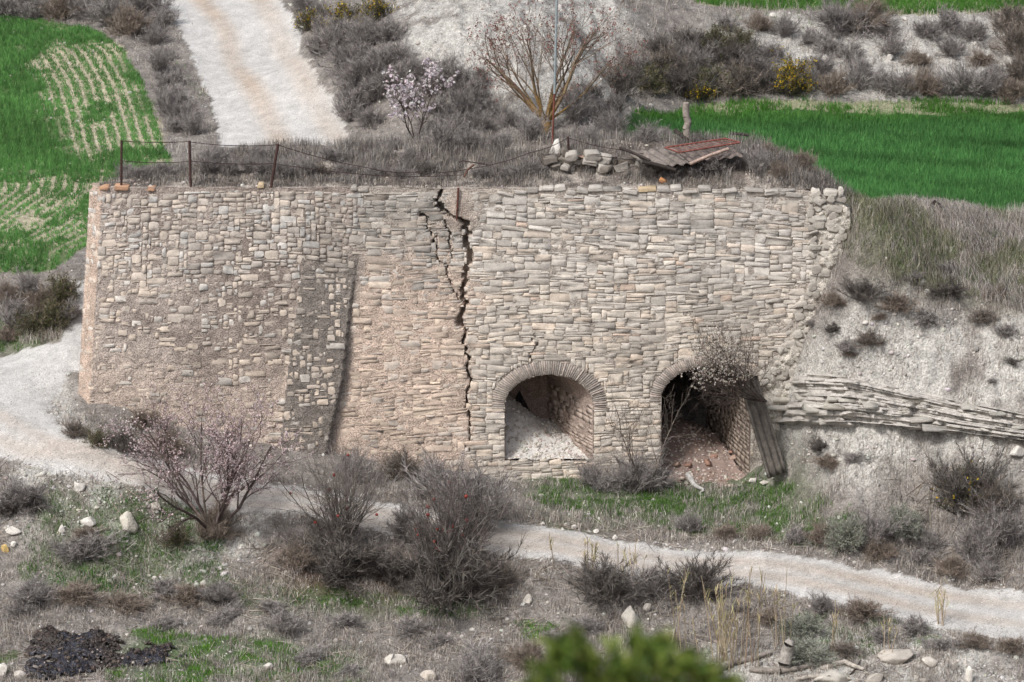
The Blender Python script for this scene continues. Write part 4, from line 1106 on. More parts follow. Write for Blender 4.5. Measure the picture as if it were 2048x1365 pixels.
fc = lin(188,183,176)*(.82+.3*fbm(FX*.03, FPY*.12, 305, 3)[..., None])*(.9+.16*hash2(blk, lay, 9)[..., None]); fi = np.arange(FX.size).reshape(FX.shape)
fq = np.stack([fi[:-1, :-1], fi[1:, :-1], fi[1:, 1:], fi[:-1, 1:]], -1).reshape(-1, 4)
link('rock_face', mesh_of('rock_face', FVv.reshape(-1, 3), [fq], fc.reshape(-1, 3), M_ROCK), out)
def faceY(px, py):
    j = int(np.clip((px-1512)/3, 0, len(fpx)-1)); i = int(np.argmin(np.abs(FPY[:, j]-py))); return float((YB-prot)[i, j])
ns = 0
for li in range(NL):
    x = 1526+oR.uniform(0, 20)+(40 if li in (0, 1) else 0)
    while x < 2120:
        w = oR.uniform(14, 52)
        if oR.random() < .88: x += w*.8; continue
        py = float(np.interp(x+w/2, LX, tops_[li])); hpx = float(np.interp(x, LX, T1-T0))/NL*oR.uniform(.7, 1.15)
        yb = min(faceY(x+w*f, py+hpx*.5) for f in (.15, .5, .85))
        pr = .02+.26*vnoise(np.array([x*.011]), np.array([li*.8]), 141)[0]+oR.uniform(0, .07)+(.08 if li in (1, 2, 8, 11) else 0)
        yc = yb+.02-oR.uniform(.0, .10)
        if yc > 9: x += w; continue
        c0 = at_y(x+w/2, py+hpx/2, yc); k = pxm(c0); ww, hw = w/k, hpx/k
        U, Zq, Dq, F4, F3 = stone_geo(oR, -ww/2, ww/2, -hw/2, hw/2, 0.0, back=.6, tilt=oR.normal(0, .012)+(.06 if x > 1850 else 0)*-1, soft=.08, chop=.34)
        V = np.stack([U, -Dq, Zq], 1); V[8:16, 1] += .02; V[:, 0] += V[:, 1]*oR.normal(0, .1)
        c = [lin(184,180,171), lin(176,172,164), lin(192,186,174), lin(166,162,155)][oR.integers(4)]*oR.uniform(.88, 1.06)
        o = link('rock_slab', mesh_of('rock_slab', V, [F4, F3], c, M_ROCK), out); o.location = c0-o0; ns += 1
        x += w+oR.uniform(-3, 5)

# --- woody debris, lower right corner
dR = np.random.default_rng(123)
LOGS = [((1400,1362),(1470,1330),(1540,1312),.085,'thick grey cracked log at the left end of the woody debris','log'),
        ((1560,1330),(1572,1318),(1582,1300),.15,'upright broken grey stump in the woody debris','stump'),
        ((1500,1345),(1560,1352),(1640,1332),.07,'long grey split log lying across the woody debris','log'),
        ((1640,1340),(1690,1330),(1730,1344),.06,'curved pale root at the middle of the woody debris','root'),
        ((1590,1362),(1640,1358),(1700,1364),.055,'pale split branch at the bottom edge of the woody debris','branch'),
        ((1700,1352),(1712,1340),(1722,1322),.02,'thin dark forked branch in front of the debris','branch')]
for k, (A, B, C_, r, l, cat) in enumerate(LOGS):
    pa, pb_, pc = hit(*A), hit(*B), hit(*C_)
    if cat == 'stump': pa = hit(1570, 1345); pb_ = at_y(1572, 1320, pa[1]); pc = at_y(1579, 1290, pa[1])
    P = [pa+[0, 0, r*.5], (pa+pb_)/2+[0, 0, r], pb_+[0, 0, r], (pb_+pc)/2+[0, 0, r], pc+[0, 0, r*.7]]; P = np.array(P)+dR.normal(0, r*.25, (5, 3))
    a = Acc(); tube(a, P-pa, r*np.array([.8, 1.05, 1, .85, .55]), [lin(150,142,134), lin(162,156,149), lin(140,132,124), lin(176,168,158), lin(170,162,152), lin(70,62,58)][k], 8)
    ob = a.build(cat, M_BARK); ob.name = 'dead_'+cat; ob.location = pa; tag(ob, l, cat)
rock('chalk_lump', 1790, 1318, 74, 20, lin(186,178,168), 'broad lump of pale clay beside the woody debris', 'rock', seed=210, tight=.6)
rock('rock', 1660, 1360, 70, 24, lin(190,184,174), 'low pale slab at the bottom edge inside the woody debris', seed=211)
rock('rock', 1748, 1362, 40, 18, lin(178,170,160), 'grey stone at the bottom edge right of the woody debris', seed=212)

# --- burnt patch, lower left
bp_poly = plan([(30,1310),(70,1278),(160,1268),(260,1283),(340,1293),(385,1310),(350,1325),(250,1335),(180,1352),(100,1362),(40,1345)])
xs_ = np.arange(-14, -6.2, .04); ys_ = np.arange(-12.5, -6.5, .04); TX, TY = np.meshgrid(xs_, ys_)
jx = TX+.9*(fbm(TX*1.6, TY*1.6, 151)-.5); jy = TY+.9*(fbm(TX*1.6, TY*1.6, 152)-.5)
inm = inpoly(jx, jy, bp_poly) & (fbm(TX*2.6, TY*2.6, 156, 3) > .36); dmk = blur(inm.astype(float), 3)
TZ = bil(ZA, TX, TY)-.03+dmk*(.02+.20*fbm(TX*4, TY*4, 153, 4)+.10*vnoise(TX*14, TY*14, 158)); tc = lin(62,54,50)*(.4+1.1*fbm(TX*5, TY*5, 154, 3)[..., None])
blue = sstep(.46, .56, fbm(TX*1.1, TY*1.1, 155, 3)); tc = tc*(1-.7*blue[..., None])+lin(40,44,58)*.7*blue[..., None]  # bluish reflection on the ash, put into its colour in noisy patches
ti = np.arange(TX.size).reshape(TX.shape); tq = np.stack([ti[:-1, :-1], ti[:-1, 1:], ti[1:, 1:], ti[1:, :-1]], -1)[inm[:-1, :-1] & inm[1:, 1:]]
us_ = np.unique(tq); rmp = np.zeros(TX.size, int); rmp[us_] = np.arange(len(us_))
ash = Acc(); ash.add(np.stack([TX, TY, TZ], -1).reshape(-1, 3)[us_], [rmp[tq]], tc.reshape(-1, 3)[us_])
n = 1500; i = prng.integers(0, TX.size, n*9); i = i[inm.ravel()[i]][:n]; n = len(i)
V, F, C = pebbles(np.stack([TX.ravel()[i], TY.ravel()[i], TZ.ravel()[i]], 1), prng.lognormal(-2.9, .5, n).clip(.02, .16), pick([lin(52,46,44), lin(70,60,54), lin(92,80,72), lin(150,142,134)], n, prng, .2, p=[.4, .35, .2, .05]), prng); ash.add(V, [F], C)
tag(ash.build('burnt_patch', M_TAR), 'black burnt ash patch in the lower left grass', 'ash', kind='stuff')

# ------------------------------------------------------------------ plants
vrng = np.random.default_rng(2024)
def unit(v): return v/(np.linalg.norm(v)+1e-9)

def grow(rng, stems, spec):
    """stems: (start, dir, length, radius). spec per level: n segs, wander, up-pull, children count, child angle, length ratio, radius ratio, start frac"""
    S = []; tips = []
    def branch(p, d, L, r, lv):
        sp = spec[lv]; n = sp['seg']; pts = [p]; dirs = []; rad = [r]
        for k in range(n):
            d = unit(d+rng.normal(0, sp['wan'], 3)+np.array([0, 0, sp['up']])); p = p+d*(L/n); pts.append(p); dirs.append(d)
            rad.append(r*(1-(1-sp.get('tap', .35))*(k+1)/n))
        for k in range(n): S.append((pts[k], pts[k+1], rad[k], rad[k+1], lv))
        if lv+1 < len(spec):
            nc = sp['nc']; nc = int(nc+rng.random()) if isinstance(nc, float) else nc
            for c in range(nc):
                f = sp['f0']+(1-sp['f0'])*((c+rng.random())/nc); i = min(int(f*n), n-1); fr = f*n-i
                q = pts[i]*(1-fr)+pts[i+1]*fr; ax = unit(np.cross(dirs[i], rng.normal(0, 1, 3))); an = sp['ang']*rng.uniform(.7, 1.3)
                nd = dirs[i]*math.cos(an)+ax*math.sin(an)
                branch(q, nd, L*sp['lr']*rng.uniform(.7, 1.2)*(1.1-.45*f), max(rad[i]*sp['rr'], .0025), lv+1)
        else: tips.append((p, d))
    for st in stems: branch(np.array(st[0], float), unit(np.array(st[1], float)), st[2], st[3], 0)
    return S, tips

def seg_mesh(acc, S, colf, sides, minr=.0):
    P0 = np.array([s[0] for s in S]); P1 = np.array([s[1] for s in S]); R0 = np.maximum(np.array([s[2] for s in S]), minr); R1 = np.maximum(np.array([s[3] for s in S]), minr)
    V, F = frusta(P0, P1, R0, R1, sides); c = colf(S); acc.add(V, [F], np.repeat(c, 2*sides, axis=0))

def bits(acc, P, size, C, rng, k=2):
    """small petals / leaves / buds: k random triangles each"""
    n = len(P)
    for _ in range(k):
        a = rng.normal(0, 1, (n, 3)); a /= np.linalg.norm(a, axis=1, keepdims=True); b = rng.normal(0, 1, (n, 3)); b -= (b*a).sum(1, keepdims=True)*a; b /= np.linalg.norm(b, axis=1, keepdims=True)
        s = size[:, None]; c0 = P-a*s*.5; V = np.stack([c0-b*s*.35, c0+b*s*.35, P+a*s*.55+b*s*.3, P+a*s*.55-b*s*.3], 1).reshape(-1, 3)
        acc.add(V, [np.arange(n*4).reshape(n, 4)], np.repeat(C, 4, axis=0))

# --- shrub prototypes (unit width about 1 m)
def shrub_mesh(name, seed, cols, height=.62, stems=46, fan=1.0, tw=26, twl=.20, width=.006, leafy=None, upright=0.0, tipcol=None):
    r = np.random.default_rng(seed); acc = Acc(); P0 = []; 
    st = []
    for k in range(stems):
        az = r.uniform(0, 2*np.pi); el = r.beta(1.3, 1.1)*1.45*fan
        d = np.array([math.sin(el)*math.cos(az), math.sin(el)*math.sin(az), math.cos(el)+upright]); Ls = height*(1/(max(.55, math.cos(el*.55))))*r.uniform(.6, 1.08)*(.82 if el > 1 else 1)*(.55+.85*float(vnoise(np.array([az*1.1+seed]), np.array([el*2.2]), seed)))*1.08
        st.append((np.array([r.normal(0, .06), r.normal(0, .06), -.03]), d, Ls*.9, .010))
    spec = [dict(seg=4, wan=.13, up=.05, nc=6, f0=.25, ang=.55, lr=.42, rr=.6), dict(seg=2, wan=.2, up=.08, nc=0, f0=.3, ang=.5, lr=.5, rr=.6)]
    S, tips = grow(r, st, spec)
    seg_mesh(acc, S, lambda S: pick(cols, len(S), r, .18), 3, .003)
    # fine twigs as slim blades along outer branches
    A = np.array([s[0] for s in S]); B = np.array([s[1] for s in S]); n = len(S)*tw//4
    i = r.integers(0, len(S), n); t = r.random(n)[:, None]; P = A[i]*(1-t)+B[i]*t
    d = (B-A)[i]; d /= np.linalg.norm(d, axis=1, keepdims=True)+1e-9; d = d+r.normal(0, .55, (n, 3))+np.array([0, 0, .25]); d /= np.linalg.norm(d, axis=1, keepdims=True)
    L = twl*r.uniform(.4, 1.2, n)[:, None]; side = np.cross(d, r.normal(0, 1, (n, 3))); side /= np.linalg.norm(side, axis=1, keepdims=True)+1e-9; side *= width*.8
    V = np.stack([P-side, P+side, P+d*L], 1).reshape(-1, 3)
    keep = np.ones(n, bool)
    acc.add(V, [np.arange(n*3).reshape(n, 3)], np.repeat(pick(tipcol or cols, n, r, .2), 3, axis=0))
    if leafy is not None:
        m = leafy[1]; i = r.integers(0, n, m); bits(acc, (P+d*L)[i]+r.normal(0, .015, (m, 3)), r.uniform(.02, .045, m), pick(leafy[0], m, r, .2), r, 1)
    return acc.mesh(name, M_TWIG), acc
gG = [lin(160,154,150), lin(144,138,135), lin(174,168,163), lin(126,120,117)]
gP = [lin(146,140,137), lin(130,124,121), lin(160,154,150)]
gD = [lin(110,104,99), lin(124,117,111), lin(92,87,83)]
gO = [lin(132,124,96), lin(116,110,82), lin(146,134,108)]
gB = [lin(142,130,119), lin(156,143,131), lin(124,113,103)]
gS = [lin(156,156,146), lin(142,144,132), lin(168,166,156)]
PRO = {
 'grey': [shrub_mesh('grey_shrub', 1, gG)[0], shrub_mesh('grey_shrub', 2, gG, .7, 54, .9)[0], shrub_mesh('grey_shrub', 3, gG, .5, 50, 1.1)[0]],
 'purple': [shrub_mesh('grey_shrub', 4, gP, .72, 60, .95, 30)[0], shrub_mesh('grey_shrub', 5, gP, .6, 60, 1.05, 32)[0]],
 'dark': [shrub_mesh('dark_shrub', 6, gD, .75, 60, .95, 32)[0], shrub_mesh('dark_shrub', 7, gD+gB, .65, 60, 1.0, 30)[0]],
 'olive': [shrub_mesh('olive_shrub', 8, gO+gG, .6, 50, 1.0, 26, leafy=([lin(86,88,54), lin(70,76,46), lin(104,100,66)], 1500))[0], shrub_mesh('olive_shrub', 9, gD+gO, .7, 54, .95, 28, leafy=([lin(62,68,42), lin(78,82,50)], 1800))[0]],
 'brown': [shrub_mesh('brown_shrub', 10, gB, .6, 60, 1.05, 30)[0]],
 'broom': [shrub_mesh('grey_broom', 11, gG+gP, .95, 60, .62, 22, .2, upright=.2)[0]],
 'sage': [shrub_mesh('sage_shrub', 12, gS, .5, 54, 1.1, 26, leafy=([lin(128,132,116), lin(110,116,100)], 1200))[0]],
}
OUTR = np.random.default_rng(404)
def shrub(kind, px, py, wpx, label, group=None, cat='shrub', hs=1.0, name=None):
    ms = PRO[kind]; me = ms[OUTR.integers(len(ms))]
    p = hit(px, py); k = pxm(p); s = wpx/k/1.15
    o = link(name or me.name.split('.')[0], me); o.location = p-[0, 0, .02]; o.rotation_euler = (OUTR.normal(0, .06), OUTR.normal(0, .06), OUTR.uniform(0, 6.28))
    o.scale = (s, s, s*hs*OUTR.uniform(.9, 1.1)); return tag(o, label, cat, group)
def many(kinds, pts, label, group, hs=1.0):
    n = len(pts); nr = 1 if n <= 12 else (2 if n <= 24 else 3); rk = {}
    byy = sorted(range(n), key=lambda i: pts[i][1]); rows = [byy[r*n//nr:(r+1)*n//nr] for r in range(nr)]
    for ri, row in enumerate(rows):
        for j, i in enumerate(sorted(row, key=lambda i: pts[i][0])): rk[i] = ({1: '', 2: ['upper row, ', 'lower row, '], 3: ['upper row, ', 'middle row, ', 'lower row, ']}[nr][ri] if nr > 1 else '')+ORD[j]+' from left'
    for k, (x, y, w) in enumerate(pts): shrub(kinds[k % len(kinds)], x, y, w, label+', '+rk[k], group, hs=hs)

many(['purple','grey','brown'], [(20,30,90),(75,36,80),(130,32,90),(180,38,80),(225,52,90),(262,66,90),(292,30,90),(245,20,100),(160,10,90),(60,12,90),(325,50,60)], 'grey shrub along the top left field edge', 'shrubs on the top left field edge')
many(['purple','grey','broom'], [(310,88,60),(328,118,60),(318,150,60),(340,172,66),(352,205,72),(330,228,60),(366,240,72),(350,262,60),(385,270,50),(300,60,60)], 'grey shrub on the verge left of the upper road', 'shrubs on the verge left of the upper road')
many(['purple','purple','grey'], [(640,108,80),(676,100,100),(650,75,70),(702,132,90),(735,160,100),(705,182,90),(722,222,80),(756,198,90),(700,242,70),(742,252,60),(780,130,90),(800,172,90),(842,160,80),(866,190,80),(905,172,80),(940,192,80),(880,150,70),(812,212,70),(690,60,80),(735,95,90),(640,40,70),(775,82,80),(610,20,60),(960,165,60)], 'purplish shrub on the bank right of the upper road', 'shrubs on the bank right of the upper road')
many(['grey','broom','grey'], [(880,232,66),(930,240,70),(985,226,60),(1020,252,60),(1150,245,70),(1190,232,70),(1180,200,70),(1225,235,60),(905,262,60),(960,258,60),(1160,215,50)], 'low dry shrub around the big bare tree', 'dry shrubs around the big bare tree')
many(['dark','purple','olive','dark'], [(1245,190,90),(1270,150,80),(1300,185,90),(1330,150,90),(1360,190,90),(1390,140,90),(1420,175,100),(1455,140,90),(1480,185,100),(1510,150,90),(1430,110,80),(1380,95,60),(1530,185,70),(1545,120,60),(1480,100,70),(1320,110,60)], 'dark shrub in the far bank thicket', 'dark thicket on the far bank')
many(['grey','purple','brown','grey'], [(1610,180,70),(1640,150,64),(1668,186,80),(1700,120,70),(1720,180,80),(1680,62,110),(1735,58,110),(1765,70,80),(1765,182,80),(1810,190,70),(1850,186,80),(1890,190,70),(1930,188,90),(1975,192,80),(2020,196,80),(1895,64,80),(1950,80,80),(1900,110,60),(1835,128,60),(1620,85,60),(1655,105,60),(1570,70,60),(1520,60,60),(1450,60,60),(1780,110,60),(1850,75,60),(1960,130,60),(1720,150,60),(1990,160,60)], 'grey shrub on the stony far bank', 'shrubs on the right of the far bank')
many(['dark'], [(2022,60,80),(2036,110,90),(2040,160,80)], 'dark shrub at the far bank right edge', 'dark shrubs at the right picture edge')
many(['grey','brown','olive'], [(25,650,100),(80,625,100),(125,605,80),(55,590,80),(18,600,70),(110,655,80),(140,640,60),(20,680,60),(70,665,70)], 'brownish shrub on the bank above the road bend', 'shrubs on the bank above the road bend')
many(['purple','grey'], [(420,345,70),(465,350,70),(505,348,60),(250,352,50),(285,354,46),(325,350,46),(560,350,54),(610,346,54),(440,320,50),(520,322,50)], 'low purplish shrub behind the wire fence', 'low shrubs behind the wire fence')
many(['purple','dark','purple','grey'], [(345,352,40),(640,352,50),(690,350,50),(745,352,50),(800,352,50),(850,348,50),(960,355,46),(1020,352,50),(1075,345,50),(1300,352,50),(1345,355,44),(1390,352,50)], 'low dark scrub just behind the wall top edge', 'scrub behind the wall edge', hs=.8)
many(['grey','grey','broom'], [(660,320,60),(790,300,60),(880,300,66),(940,300,60),(1000,296,60),(1060,280,60),(820,330,46),(1180,285,60),(1230,278,60),(1290,285,60),(1330,280,60)], 'small grey dry bush on the flat mound top', 'dry bushes on the mound top')
many(['grey','brown'], [(1520,345,70),(1560,352,60),(1480,330,60),(1600,335,60),(1430,345,50),(1540,310,50)], 'low grey brown bush beside the fallen roof', 'bushes beside the fallen roof')
shrub('dark', 150, 872, 52, 'round dark bush at the foot of the wall, nearest the road bend')
shrub('dark', 242, 902, 66, 'round dark bush on the road edge below the wall left end')
shrub('olive', 196, 892, 52, 'greenish bush between two round dark bushes below the wall')
shrub('brown', 285, 850, 80, 'brown dry bush growing against the foot of the left wall', hs=.8)
shrub('brown', 340, 905, 90, 'brown dry bush behind the pink blossoming tree', hs=.9)
shrub('dark', 802, 952, 86, 'dark brown bush at the foot of the wall below the crack', hs=.9)
shrub('grey', 700, 965, 90, 'grey bush on the far road edge left of the dark brown bush')
shrub('grey', 880, 1000, 130, 'wide pale grey bush on the far road edge in front of the crack', hs=.8)
shrub('grey', 960, 985, 90, 'pale grey bush right of the wide pale bush below the wall', hs=.8)
many(['grey','broom'], [(1215,985,80),(1260,985,90),(1310,980,70),(1180,975,60),(1235,960,70)], 'tangled dry bush between the two arches', 'tangle between the arches', hs=.9)
shrub('dark', 1925, 1025, 130, 'tall dark bush on the right slope, above the road', hs=1.2)
shrub('dark', 1985, 1030, 110, 'dark bush at right, next to the yellow flowering gorse')
shrub('broom', 1742, 1090, 90, 'greyish broom bush standing right of the grass before the arches', hs=.9)
shrub('broom', 1945, 1128, 100, 'upright fan shaped grey bush at the road edge on the right', hs=1.1)
shrub('broom', 2010, 1090, 100, 'grey bush behind the fan shaped one at right')
shrub('sage', 1700, 1085, 100, 'silvery low bush left of the greyish broom bush')
shrub('sage', 1800, 1060, 90, 'silvery bush on the gravelly slope foot right of the broom bush')
many(['grey','brown'], [(1860,1100,80),(1640,1085,70),(1590,1085,70),(1520,1080,60),(1840,1130,70),(1900,1150,70),(1980,1160,70),(1450,1078,60),(1380,1065,60),(1760,1115,70)], 'low grey brush along the far road edge', 'brush along the far road edge')
many(['grey','dark','brown'], [(1690,700,64),(1668,662,40),(1700,712,36),(1820,560,50),(1965,640,60),(1990,590,60),(1985,768,30),(2025,730,30),(1760,640,36),(1900,540,60),(1950,500,60),(1640,570,30),(1625,650,36),(1740,690,70),(1790,620,90),(1850,640,80),(1720,600,90),(1670,610,70),(2010,670,70),(1900,590,90),(1660,930,70),(1710,925,60),(1640,900,50)], 'small dark bush on the slope right of the wall', 'small bushes on the right slope', hs=.6)
shrub('purple', 50, 1010, 110, 'dark purplish bush on the left bank under the road', hs=.8)
shrub('dark', 20, 1030, 70, 'dark bush cut by the left picture edge under the road', hs=.8)
shrub('grey', 165, 1118, 130, 'wide low grey bush on the lower part of the left bank', hs=.65)
shrub('brown', 170, 1075, 80, 'nest of dead brown twigs behind the flat white rock', hs=.5)
shrub('olive', 352, 1090, 60, 'small olive and straw bush left of the pink tree foot')
shrub('dark', 1205, 1195, 150, 'wide dark grey bush on the near road edge, left one', hs=.75)
shrub('grey', 1315, 1195, 150, 'wide grey bush on the near road edge behind the craggy boulder', hs=.8)
shrub('dark', 1400, 1190, 120, 'dark bush on the near road edge just left of the reeds', hs=.9)
shrub('grey', 955, 1362, 150, 'round grey twiggy bush at the bottom edge, middle', hs=.8)
shrub('brown', 1060, 1330, 90, 'rusty brown dry bush beside the blurred green branch')
shrub('purple', 1645, 1222, 60, 'small dark round bush on the near road edge right of the reeds', hs=.9)
shrub('sage', 1610, 1262, 100, 'silvery low bush right behind the reeds', hs=.7)
shrub('sage', 1610, 1312, 120, 'silvery cushion bush in front of the woody debris', hs=.55)
shrub('dark', 1690, 1310, 70, 'dark twig bush right of the silvery cushion bush', hs=.6)
shrub('brown', 1720, 1232, 90, 'straw brown bush on the near road edge in the lower right', hs=.7)
shrub('grey', 1830, 1262, 100, 'low grey bush on the near road edge, far lower right', hs=.6)
many(['grey','brown'], [(60,1200,110),(150,1200,110),(330,1190,110),(380,1200,110),(430,1200,100),(250,1215,100),(40,1230,90)], 'low dry brush in the lower left meadow', 'dry brush in the lower left meadow', hs=.55)
many(['grey'], [(560,1260,100),(690,1250,100),(620,1320,90),(820,1260,110),(700,1345,70),(880,1290,90),(450,1240,90),(1100,1280,70),(1180,1260,80),(330,1255,90),(540,1220,80)], 'low faded brush in the lower middle meadow', 'faded brush in the lower middle meadow', hs=.5)
many(['brown','grey'], [(1330,1290,80),(1880,1300,80),(1950,1290,80),(1760,1275,70),(2020,1300,80),(1480,1225,80),(1540,1240,70)], 'low straw coloured brush in the lower right meadow', 'straw brush in the lower right', hs=.55)

# --- gorse: dark shrub with yellow flowers
def gorse(px, py, wpx, label, nfl=500, hs=1.0, green=True, dense=1.0):
    p = hit(px, py); k = pxm(p); s = wpx/k/1.15; e = empty('gorse_bush', p); tag(e, label, 'gorse')
    o = link('branches', PRO['olive'][1], e); o.scale = (s, s, s*hs); o.rotation_euler = (0, 0, OUTR.uniform(0, 6))
    r = np.random.default_rng(int(px)); a = Acc(); me = PRO['olive'][1]; co = np.zeros(len(me.vertices)*3, np.float32); me.vertices.foreach_get('co', co); co = co.reshape(-1, 3)
    ca, sa = math.cos(o.rotation_euler[2]), math.sin(o.rotation_euler[2]); co = np.stack([co[:, 0]*ca-co[:, 1]*sa, co[:, 0]*sa+co[:, 1]*ca, co[:, 2]*hs], 1)*s
    rr_ = np.linalg.norm(co, axis=1); co = co[(rr_ > .42*s) & (co[:, 2] > .15*s)]; w_ = vnoise(co[:, 0]*5/s+px, co[:, 2]*5/s, int(px)); co = co[w_ > .62-.22*dense]
    P = co[r.integers(0, len(co), nfl)]+r.normal(0, .015, (nfl, 3)); bits(a, P, r.uniform(.025, .055, len(P)), pick([lin(206,176,40), lin(186,152,30), lin(224,198,70), lin(150,132,50)], len(P), r, .15), r, 2)
    tag(a.build('flowers', M_PETAL, e), kind='stuff'); return e
gorse(690, 62, 80, 'gorse with yellow flowers at the top, right of the upper road', 650)
gorse(622, 60, 60, 'smaller yellow flowering gorse nearest the upper road', 250)
gorse(755, 42, 70, 'sparsely flowering dark gorse at the top of the chalk slope', 200)
gorse(1582, 190, 80, 'bright yellow gorse at the foot of the far bank', 1500, 1.25, dense=2.0)
gorse(1400, 200, 70, 'dull gorse with few yellow flowers left of the bright one', 260, .7)
gorse(1545, 115, 30, 'tiny pale yellow flowering plant above the bright gorse', 200)
gorse(1930, 1008, 100, 'dark gorse with yellow flowers on the slope at lower right', 260, 1.0)
gorse(1690, 945, 1, 'x') if False else None

# --- bare and blossoming trees
def tree_obj(name, base, S, tips, bark, label, cat='tree', sides=(8, 5, 3, 3, 3), trunk_lv=1):
    e = empty(name, base); tag(e, label, cat); a = Acc()
    for lv in range(0, trunk_lv): 
        s_ = [s for s in S if s[4] == lv]; seg_mesh(a, s_, lambda q: bark(q), sides[lv], .0)
    a.build('trunk', M_BARK, e)
    a = Acc()
    for lv in range(trunk_lv, 6):
        s_ = [s for s in S if s[4] == lv]
        if s_: seg_mesh(a, s_, lambda q: bark(q), sides[min(lv, 4)], .0028)
    a.build('crown', M_TWIG, e); return e
r = np.random.default_rng(12)
b0 = hit(1092, 268); k = pxm(b0); H = 262/k
stems = [((0, 0, -.1), (0, 0, 1), H*.11, .17)]
S = [(np.array([0, 0, -.15]), np.array([.0, 0, H*.05]), .20, .16, 0), (np.array([0, 0, H*.05]), np.array([.02, 0, H*.10]), .16, .14, 0)]
tips = []
dirs = [(-.75, .1, .8), (-.22, -.2, 1), (.1, .25, 1), (.62, -.1, .85), (.45, .5, .8), (-.5, .55, .75), (-.95, -.25, .42), (.9, .15, .5), (.25, -.6, .9), (-.35, -.55, .85)]
spec = [dict(seg=6, wan=.10, up=.05, nc=5, f0=.3, ang=.55, lr=.62, rr=.5, tap=.3), dict(seg=5, wan=.14, up=.06, nc=5, f0=.25, ang=.55, lr=.60, rr=.5), dict(seg=4, wan=.16, up=.07, nc=5, f0=.2, ang=.6, lr=.55, rr=.5), dict(seg=3, wan=.2, up=.08, nc=0, f0=.2, ang=.6, lr=.5, rr=.6)]
s2, t2 = grow(r, [((.01, 0, H*.085), d, H*(.72 if abs(d[0]) > .7 else .77)*r.uniform(.9, 1.06), (.075 if i_ < 5 else .045)*r.uniform(.8, 1.1)) for i_, d in enumerate(dirs)], spec)
S += [(a_, b_, c_, d_, l_+1) for a_, b_, c_, d_, l_ in s2]
def bark1(q):
    c = pick([lin(122,106,92), lin(104,92,82), lin(136,118,100)], len(q), r, .12); z = np.array([s[0][2] for s in q]); f = np.clip(1-z/(H*.42), 0, 1)*r.uniform(.3, 1, len(q)); lv = np.array([s[4] for s in q]) < 3
    f = f*lv; return c*(1-f[:, None])+lin(150,116,44)*f[:, None]
bt = tree_obj('bare_tree', b0, S, t2, bark1, 'large bare tree with lichen yellow trunk and reddish twig tips on the mound', trunk_lv=2)
a = Acc(); TP = np.array([t[0] for t in t2]); i = r.integers(0, len(TP), 2600)
bits(a, TP[i]+r.normal(0, .03, (2600, 3)), r.uniform(.025, .055, 2600), pick([lin(140,92,86), lin(158,112,104), lin(122,80,74)], 2600, r, .15), r, 1); tag(a.build('buds', M_PETAL, bt), kind='stuff')

def blossom_tree(px, py, hpx, wpx, seed, label, cols, nb, stems_n=4, petal=.045, barkc=(lin(84,74,70), lin(98,88,82)), name='blossoming_tree', spread=.8, bias=(0, 0, 0), base=None, lv3=4, thick=.035, cat='tree'):
    r = np.random.default_rng(seed); b = hit(px, py) if base is None else np.array(base); k = pxm(b); H = hpx/k
    st = []
    for s_ in range(stems_n):
        az = 2*np.pi*s_/stems_n+r.uniform(-.5, .5); sp_ = spread*r.uniform(.5, 1.15)
        st.append(((r.normal(0, .03), r.normal(0, .03), -.05), (sp_*math.cos(az)+bias[0], sp_*math.sin(az)*.8+bias[1], 1+bias[2]), H*.78*r.uniform(.8, 1.05), thick*r.uniform(.8, 1.1)))
    spec = [dict(seg=6, wan=.12, up=.05, nc=7, f0=.25, ang=.6, lr=.52, rr=.55), dict(seg=4, wan=.16, up=.06, nc=6, f0=.15, ang=.6, lr=.55, rr=.6), dict(seg=3, wan=.2, up=.06, nc=lv3, f0=.2, ang=.6, lr=.55, rr=.6), dict(seg=2, wan=.2, up=.06, nc=0, f0=.2, ang=.6, lr=.5, rr=.6)]
    S, tips = grow(r, st, spec); e = tree_obj(name, b, S, tips, lambda q: pick(barkc, len(q), r, .15), label, cat, sides=(6, 4, 3, 3, 3))
    fine = [s for s in S if s[4] >= 2]; A = np.array([s[0] for s in fine]); B = np.array([s[1] for s in fine]); i = r.integers(0, len(A), nb); t = r.random((nb, 1))
    P = A[i]*(1-t)+B[i]*t+r.normal(0, .012, (nb, 3)); hi = P[:, 2] > H*.25; P = P[hi]; a = Acc()
    bits(a, P, r.uniform(.6, 1.2, len(P))*petal, pick(cols, len(P), r, .08), r, 2); tag(a.build('blossom', M_PETAL, e), kind='stuff'); return e
blossom_tree(832, 282, 178, 150, 31, 'small white blossoming almond tree on the mound edge', [lin(232,222,226), lin(216,202,208), lin(240,234,234)], 700, 4, .075, spread=.6, lv3=2, thick=.026)
blossom_tree(425, 1068, 335, 310, 32, 'wide pink blossoming almond tree on the near road edge', [lin(224,204,205), lin(208,186,187), lin(234,220,220)], 8000, 12, .034, spread=.95, lv3=5, barkc=(lin(92,80,76), lin(116,102,98)), thick=.042)
shrub('brown', 432, 1075, 90, 'brown skirt of dead shoots round the foot of the pink tree', hs=1.3)
pj = at_y(1530, 800, -.75)
blossom_tree(0, 0, 215, 200, 33, 'sparse pale budding shrub hanging across the right arch', [lin(206,198,186), lin(190,178,166), lin(216,210,202)], 1900, 10, .042, spread=.75, bias=(-1.05, -.40, -.42), base=pj, lv3=4, barkc=(lin(78,68,64), lin(104,94,88)), thick=.022, cat='shrub')
blossom_tree(1288, 985, 265, 90, 34, 'thin leafless sapling in front of the pier between the arches', [lin(150,138,128)], 60, 3, .02, spread=.3, name='sapling', lv3=2, barkc=(lin(112,102,95), lin(128,118,110)), thick=.022)
